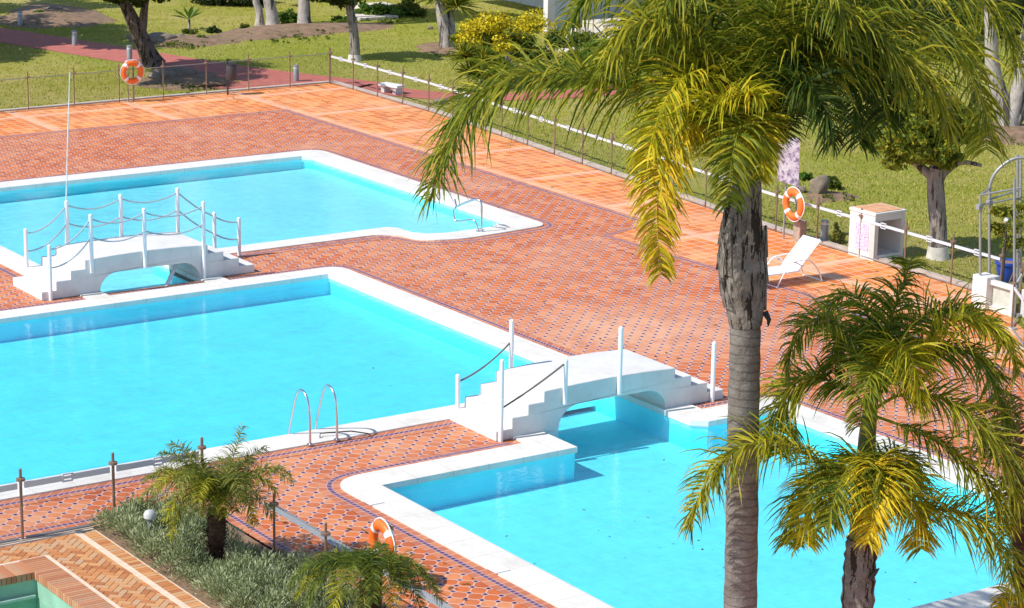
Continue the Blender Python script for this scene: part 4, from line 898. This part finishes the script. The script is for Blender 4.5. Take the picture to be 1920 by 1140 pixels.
# big queen palm
b = G(1386,1300); b.z = -.05; D = Dp(b); mp_ = thing('palm_tree', b, 'tallest palm with a thick ringed trunk and crown cut by the top edge', 'palm')
tp = px([(1386,1300),(1388,1140),(1391,980),(1393,820),(1396,690),(1398,600)], D); tr_ = spline(tp, 6); n_ = len(tr_)
MB().tube([tuple(p) for p in tr_], [.235-.035*i/n_+.006*math.sin(i*2.1) for i in range(n_)], 20).build('trunk', PALMT, mp_, smooth=True)
bt = spline(px([(1398,610),(1397,575),(1394,540),(1392,500),(1392,450),(1395,410),(1399,370),(1401,320)], D), 5); bm2 = MB(); rb = [.215,.255,.315,.32,.285,.235,.205,.18]
rr_ = []
for i in range(len(bt)): f_ = i/5; a = int(min(6, f_)); rr_.append(rb[a]+(rb[min(7,a+1)]-rb[a])*(f_-a))
bm2.tube([tuple(p) for p in bt], rr_, 18)
for k in range(26):                                    # old leaf bases, overlapping like shingles
    i = R.randint(2, len(bt)-9); a = R.uniform(0, 6.283); dv = Vector((math.cos(a), math.sin(a), 0)); c = bt[i]+dv*rr_[i]*.90; tv = Vector((-dv.y, dv.x, 0)); hh = R.uniform(.3,.6); ww = R.uniform(.06,.11)
    c2 = bt[min(len(bt)-1, i+5)]; e_ = Vector((c2.x, c2.y, c.z+hh))+dv*(rr_[min(len(bt)-1,i+5)]+R.uniform(-.03,.03))
    bm2.add([c-tv*ww, c+tv*ww, e_+tv*ww*.5, e_-tv*ww*.5, c-tv*ww+dv*.05, c+tv*ww+dv*.05, e_+tv*ww*.4+dv*.03, e_-tv*ww*.4+dv*.03], [(0,3,2,1),(4,5,6,7),(0,1,5,4),(1,2,6,5),(2,3,7,6),(3,0,4,7)])
bm2.build('leaf_base_collar', BOOT, mp_, smooth=False)
MB().tube(px([(1434,585,-.05),(1442,600,-.1),(1440,612,-.1)], D), [.05,.035,.01], 6).build('broken_stalk', DARKM, mp_)
FR = [
 ([(1395,330),(1340,262,-.1),(1240,195,-.2),(1130,150,-.3),(1010,138,-.3),(920,165,-.3),(862,235,-.3),(828,310,-.3),(812,368,-.3)], 1.15, 120, PG),
 ([(1390,340),(1345,262,-.5),(1300,230,-.9),(1262,260,-1.2),(1240,330,-1.4),(1232,420,-1.5),(1240,515,-1.5)], .55, 95, PY),
 ([(1395,330),(1350,200,-.4),(1310,140,-.7),(1262,165,-1.0),(1225,250,-1.2),(1212,350,-1.3)], .72, 85, PM),
 ([(1395,340),(1325,258,-.7),(1312,236,-1.0),(1335,205,-1.2),(1370,182,-1.4),(1405,172,-1.6),(1432,185,-1.7)], .78, 90, PM),
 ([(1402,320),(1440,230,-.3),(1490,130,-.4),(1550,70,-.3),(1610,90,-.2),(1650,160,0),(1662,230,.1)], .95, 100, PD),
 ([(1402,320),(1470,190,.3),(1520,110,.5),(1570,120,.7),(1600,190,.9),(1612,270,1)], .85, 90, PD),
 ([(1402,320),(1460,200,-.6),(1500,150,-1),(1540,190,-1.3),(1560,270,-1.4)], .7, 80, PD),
 ([(1402,300),(1500,140,.3),(1610,60,.6),(1720,50,.8),(1800,110,.9),(1840,190,1),(1850,280,1)], .95, 110, PO),
 ([(1402,300),(1500,150,-.2),(1600,100,-.2),(1690,110,-.1),(1750,170,0),(1780,250,0)], .9, 100, PO),
 ([(1398,300),(1360,140,.2),(1290,30,.3),(1200,-30,.4),(1120,-20,.5),(1070,40,.5)], .95, 100, PG),
 ([(1398,300),(1385,100,-.1),(1350,-60,-.3),(1290,-60,-.5),(1240,30,-.6),(1225,120,-.6)], .9, 90, PG),
 ([(1402,300),(1430,80,.2),(1480,-50,.3),(1560,-70,.3),(1630,0,.3),(1665,110,.3)], .95, 100, PG),
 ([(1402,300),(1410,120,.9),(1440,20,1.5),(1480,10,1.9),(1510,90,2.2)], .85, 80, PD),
 ([(1402,300),(1540,70,.6),(1680,-30,.8),(1800,-30,1),(1880,40,1),(1905,130,1)], .95, 110, PO),
 ([(1398,310),(1310,170,.6),(1230,105,1),(1150,95,1.3),(1100,140,1.4)], .75, 80, PG),
 ([(1402,330),(1412,250,-.8),(1420,228,-1.2),(1428,265,-1.5),(1424,335,-1.6)], .5, 80, PM),
 ([(1400,330),(1405,250,-1),(1390,235,-1.5),(1372,300,-1.8),(1368,385,-1.8)], .6, 70, PG),
 ([(1398,300),(1340,150,-.3),(1280,70,-.5),(1210,40,-.6),(1150,80,-.6),(1120,160,-.6)], .95, 85, PO),
 ([(1402,300),(1470,130,-.4),(1530,50,-.6),(1600,30,-.7),(1660,80,-.7),(1690,170,-.7)], .95, 85, PG),
 ([(1402,300),(1450,60,-.6),(1500,-40,-1),(1560,-10,-1.3),(1590,90,-1.4)], .85, 80, PG)]
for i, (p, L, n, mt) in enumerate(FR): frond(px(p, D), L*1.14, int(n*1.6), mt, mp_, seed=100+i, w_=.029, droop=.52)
# second palm
b = G(1606,1290); b.z = -.05; D = Dp(b); sp2 = thing('palm_tree', b, 'shorter palm right of the tall one with a shaggy brown trunk', 'palm')
q = spline(px([(1604,1290),(1606,1200),(1609,1110),(1613,1050),(1617,1010)], D), 6)
MB().tube([tuple(p) for p in q], [.235-.02*i/len(q)+.015*math.sin(i*2.4) for i in range(len(q))], 16).build('trunk', BOOT, sp2, smooth=True)
MB().tube(px([(1632,1085,-.2),(1642,1072,-.25),(1648,1066,-.3)], D), [.04,.03,.01], 6).build('broken_stalk', DARKM, sp2)
q = spline(px([(1616,1020),(1620,940),(1622,880),(1628,800),(1636,740)], D), 6); MB().tube([tuple(p) for p in q], [.19-.11*i/len(q) for i in range(len(q))], 12).build('leaf_stem', simple('green_stem',(.16,.17,.03),.5,var=.4,sc=5), sp2, smooth=True)
FR = [
 ([(1622,900),(1615,862,-.3),(1595,868,-.7),(1570,920,-1),(1552,985,-1.1)], .62, 80, PG),
 ([(1622,900),(1635,868,-.5),(1645,880,-.9),(1640,940,-1.2),(1628,1020,-1.3)], .55, 85, PY),
 ([(1625,900),(1650,880,-.2),(1700,940,-.3),(1760,955,-.3),(1830,975,-.3),(1875,1025,-.3),(1905,1105,-.3)], .75, 100, PO),
 ([(1620,900),(1560,880,-.3),(1490,840,-.6),(1420,830,-.8),(1360,860,-.9),(1315,920,-1),(1292,990,-1)], .68, 100, PO),
 ([(1630,780),(1600,735,.1),(1540,710,.2),(1490,720,.2),(1462,770,.2),(1455,850,.2)], .7, 90, PO),
 ([(1620,900),(1580,900,-.1),(1530,900,0),(1490,960,.1),(1475,1020,.1)], .55, 60, PG),
 ([(1636,760),(1690,690,.1),(1760,650,.2),(1830,670,.2),(1870,740,.2),(1885,810,.2)], .7, 90, PG),
 ([(1636,770),(1690,740,-.3),(1760,745,-.5),(1830,790,-.6),(1880,860,-.6),(1905,950,-.6)], .75, 95, PO),
 ([(1636,740),(1655,660,.2),(1680,570,.3),(1698,520,.3),(1704,490,.3)], .62, 70, PG),
 ([(1636,740),(1620,660,.2),(1600,620,.3),(1572,640,.3),(1560,700,.3)], .5, 60, PG),
 ([(1636,750),(1680,640,.5),(1750,585,.7),(1830,590,.8),(1885,640,.8)], .62, 80, PG),
 ([(1636,740),(1660,680,-.5),(1690,650,-.8),(1715,690,-1),(1725,770,-1)], .55, 65, PM),
 ([(1636,740),(1600,660,-.2),(1550,600,-.4),(1500,620,-.5),(1475,690,-.5)], .55, 70, PG),
 ([(1636,740),(1640,640,.6),(1610,560,.9),(1565,560,1.1),(1540,620,1.2)], .55, 60, PG),
 ([(1636,740),(1720,660,-.2),(1800,600,-.3),(1870,620,-.3),(1910,700,-.3)], .62, 80, PM),
 ([(1640,780),(1720,810,-.4),(1790,850,-.5),(1850,910,-.5),(1890,990,-.5)], .65, 70, PO),
 ([(1620,905),(1585,885,-.3),(1545,905,-.5),(1518,965,-.6),(1508,1020,-.6)], .62, 75, PM),
 ([(1628,905),(1665,885,-.5),(1700,905,-.8),(1722,965,-.9),(1728,1030,-.9)], .62, 75, PM),
 ([(1622,905),(1650,880,-.7),(1672,900,-1),(1680,960,-1.2)], .55, 65, PG),
 ([(1622,880),(1660,850,.4),(1700,860,.6),(1720,930,.7)], .55, 50, PG),
 ([(1636,760),(1650,700,-.6),(1640,690,-1),(1620,740,-1.2),(1610,800,-1.2)], .5, 60, PG)]
for i, (p, L, n, mt) in enumerate(FR): frond(px(p, D), L*1.18, int(n*1.45), mt, sp2, seed=200+i, w_=.025, droop=.48)
# palm at the right edge
b = G(1935,1230); b.z = -.05; D = Dp(b); sp3 = thing('palm_tree', b, 'palm half out of the picture at the right edge with dry reddish fronds', 'palm')
q = spline(px([(1935,1230),(1925,1100),(1915,980),(1918,900)], D), 5); MB().tube([tuple(p) for p in q], [.16,]*len(q), 12).build('trunk', PALMD, sp3, smooth=True)
for i, (p, L, n, mt) in enumerate([([(1918,930),(1890,840,-.2),(1860,810,-.3),(1835,850,-.4)], .45, 50, PB), ([(1918,930),(1900,800,.2),(1880,740,.4),(1850,760,.5)], .5, 50, PB), ([(1918,930),(1905,900,-.4),(1890,930,-.6),(1885,1010,-.7)], .4, 50, PB), ([(1925,1160),(1905,1120,-.6),(1880,1120,-.8),(1865,1150,-.9)], .4, 50, PY)]): frond(px(p, D), L, n, mt, sp3, seed=300+i, w_=.028)
# small date palms
def date_palm(b, stem, c, D, tips, label, seed, tr=.12):
    t = thing('date_palm', b, label, 'palm'); MB().tube([tuple(p) for p in stem], [tr*.8, tr, tr*1.25, tr*1.1][:len(stem)], 14).build('trunk', PALMD, t, smooth=True)
    r = random.Random(seed); sm_ = MB(); sq = spline(stem, 8)
    for k in range(110):
        i = r.randint(2, len(sq)-2); a = r.uniform(0, 6.283); dv = Vector((math.cos(a), math.sin(a), 0)); tv = Vector((-dv.y, dv.x, 0)); c_ = sq[i]+dv*tr*.85; e_ = c_+dv*r.uniform(.05,.10)+Vector((0,0,r.uniform(.04,.10)))
        sm_.add([c_-tv*.03, c_+tv*.03, c_+Vector((0,0,.05)), e_], [(0,1,3),(1,2,3),(2,0,3)])
    sm_.build('frond_stub', PALMD, t, recalc=False)
    for i, (x, y, k, rise, mt) in enumerate(tips):
        e = V(x, y, D+k); mid = Vector(c).lerp(e, .5)+Vector((0,0,rise)); q1 = Vector(c).lerp(mid, .55)+Vector((0,0,rise*.42)); q2 = mid.lerp(e, .55)+Vector((0,0,rise*.34))
        frond([c, q1, mid, q2, e], .31, 58, mt, t, w_=.014, droop=.45, start=.2, seed=seed+i, rib=.012)
    return t
b = G(405,1062); b.z = -.03; D = Dp(b); c = V(407,955,D)
tips = [(262,935,-.2,.35,DATE),(300,850,.3,.25,DATE),(283,895,.2,.32,DATE),(320,832,.5,.22,DATE),(318,1010,-.4,.5,PO),(372,940,-.9,.4,PO),(455,800,.2,.0,DATE),(500,840,.4,.2,DATE),(545,890,.2,.32,DATE),(550,905,-.1,.35,DATE),(512,970,-.3,.4,DATE),(478,985,-.4,.42,PO),(452,935,-.9,.42,DATE),(310,975,-.5,.42,PO),(270,900,.5,.3,DATE),(360,850,.7,.12,DATE),(420,860,.9,.15,DATE),(470,870,.6,.25,DATE),(520,925,.1,.36,PO),(335,930,-.9,.5,DATE),(470,950,-.8,.5,DATE),(395,965,-.6,.38,DATE),(420,968,-.6,.38,PO),(440,960,-.5,.4,DATE),(372,965,-.5,.4,DATE),(350,955,-.8,.5,DATE),(290,920,-.6,.4,PO)]
date_palm(b, [b, V(405,1020,D), V(406,985,D), c], c, D, tips, 'small date palm with a dark stubby trunk rising from the lavender', 500)
b = G(695,1195); b.z = -.03; D = Dp(b); c = V(694,1092,D)
tips = [(540,1100,-.2,.35,LG),(565,1070,.3,.28,LG),(600,1055,.5,.25,DATE),(640,1045,.7,.15,DATE),(715,1020,.5,.02,LG),(770,1060,.5,.25,DATE),(815,1100,.1,.35,DATE),(830,1130,-.1,.38,DATE),(570,1140,-.4,.42,LG),(620,1160,-.7,.48,PO),(680,1160,-1,.5,DATE),(740,1150,-.8,.48,PO),(790,1140,-.4,.4,DATE),(555,1120,.2,.35,PO),(660,1050,.9,.2,DATE),(745,1080,.8,.3,DATE),(590,1095,.6,.32,LG),(650,1120,-1,.5,LG),(700,1130,-1,.5,LG),(760,1110,-.6,.4,LG)]
date_palm(b, [b, V(694,1160,D), V(694,1120,D), c], c, D, tips, 'bright green small palm cut off by the bottom edge', 600)

# grass blades on the lawn in view, leaf litter and floating leaves
gb = MB(); rg = random.Random(77)
def inpoly(x, y):
    c = False; n = len(ED)
    for i in range(n):
        (x1, y1), (x2, y2) = ED[i], ED[(i+1) % n]
        if (y1 > y) != (y2 > y) and x < (x2-x1)*(y-y1)/(y2-y1)+x1: c = not c
    return c
def onpath(x, y):
    return any((p-Vector((x, y))).length < 1.35 for p in PSM)
PSM = spline([(p[0], p[1]) for p in pc], 6)
k = 0
while k < 80000:
    px_, py_ = rg.uniform(-30, 1950), rg.uniform(-30, 620)
    g = G(px_, py_)
    if inpoly(g.x, g.y) or g.y > 110 or onpath(g.x, g.y): continue
    if px_ < 1400 and py_ > 330: continue
    k += 1; a = rg.uniform(0, 6.283); h_ = rg.uniform(.03,.09); w2 = rg.uniform(.012,.024); d = Vector((math.cos(a), math.sin(a), 0))*w2; l_ = Vector((rg.gauss(0,.03), rg.gauss(0,.03), h_))
    b_ = Vector((g.x, g.y, -.035)); gb.add([b_-d, b_+d, b_+l_], [(0,1,2)])
GB = leafmat('grass_blade', [(0, (.20, .28, .02)), (.5, (.38, .40, .05)), (.85, (.64, .52, .13)), (1, (.74, .60, .25))], .3)
tag(gb.build('grass', GB, recalc=False), 'short patchy lawn grass around the pool terrace', 'grass', kind='stuff')
lf = MB()
for _ in range(420):
    px_, py_ = rg.choice(((rg.uniform(0,620), rg.uniform(150,215)), (rg.uniform(620,1600), rg.uniform(165,480)), (rg.uniform(1430,1900), rg.uniform(480,640)), (rg.uniform(450,900), rg.uniform(980,1130)), (rg.uniform(400,1500), rg.uniform(300,700))))
    g = G(px_, py_)
    if any(x0 < g.x < x1 and y0_ < g.y < y1_ for x0, x1, y0_, y1_ in ((20,30.2,24.3,35),(5,28.4,36.7,48.6),(21.4,35.1,49,61.5),(5,17.7,10,36))): continue
    a = rg.uniform(0, 6.283); u = Vector((math.cos(a), math.sin(a), 0)); v = Vector((-u.y, u.x, 0)); l_ = rg.uniform(.03,.07); b_ = Vector((g.x, g.y, .012))
    lf.add([b_-u*l_, b_+v*l_*.4+Vector((0,0,.01)), b_+u*l_, b_-v*l_*.4+Vector((0,0,.008))], [(0,1,2,3)])
tag(lf.build('leaf_litter', PB, recalc=False), 'scattered dry fallen leaves on terrace and lawn', 'leaves', kind='stuff')
wl_ = MB()
for px_, py_ in ((1215,970),(1190,977),(1122,995),(1095,956),(1218,922),(1310,1013),(1300,1028),(1317,1030),(1335,1031),(1296,1020),(1352,1018),(950,1005),(1476,1003),(1660,1073),(1716,1092),(1782,1111),(745,910),(1245,862),(700,690),(520,560)):
    g = G(px_, py_, -.052); a = rg.uniform(0, 6.283); u = Vector((math.cos(a), math.sin(a), 0)); v = Vector((-u.y, u.x, 0)); l_ = rg.uniform(.02,.05)
    wl_.add([g-u*l_, g+v*l_*.5, g+u*l_, g-v*l_*.5], [(0,1,2,3)])
tag(wl_.build('floating_leaves', PALMD, recalc=False), 'few dark leaves floating on the pools', 'leaves', kind='stuff')

# low creeping plants on the earth beds
gc = MB()
for x, y, sx, sy, n in ((545,64,75,14,90),(330,84,55,8,60),(95,34,60,10,60),(640,50,40,12,40),(345,160,60,12,40),(845,100,22,12,16),(1890,258,40,14,30),(1560,372,30,6,12),(730,38,60,8,40),(1080,110,60,16,60),(950,150,60,14,50)):
    for _ in range(n):
        g = G(rg.gauss(x, sx*.5), rg.gauss(y, sy*.5)); rr = rg.uniform(.05,.16); leafblob(gc, Vector((g.x, g.y, rr*.3)), rr, rr, rr*.8, 16, .07, rg, .2)
tag(gc.build('ground_cover', LG, recalc=False), 'low creeping plants on the earth beds of the garden', 'ground cover', kind='stuff')
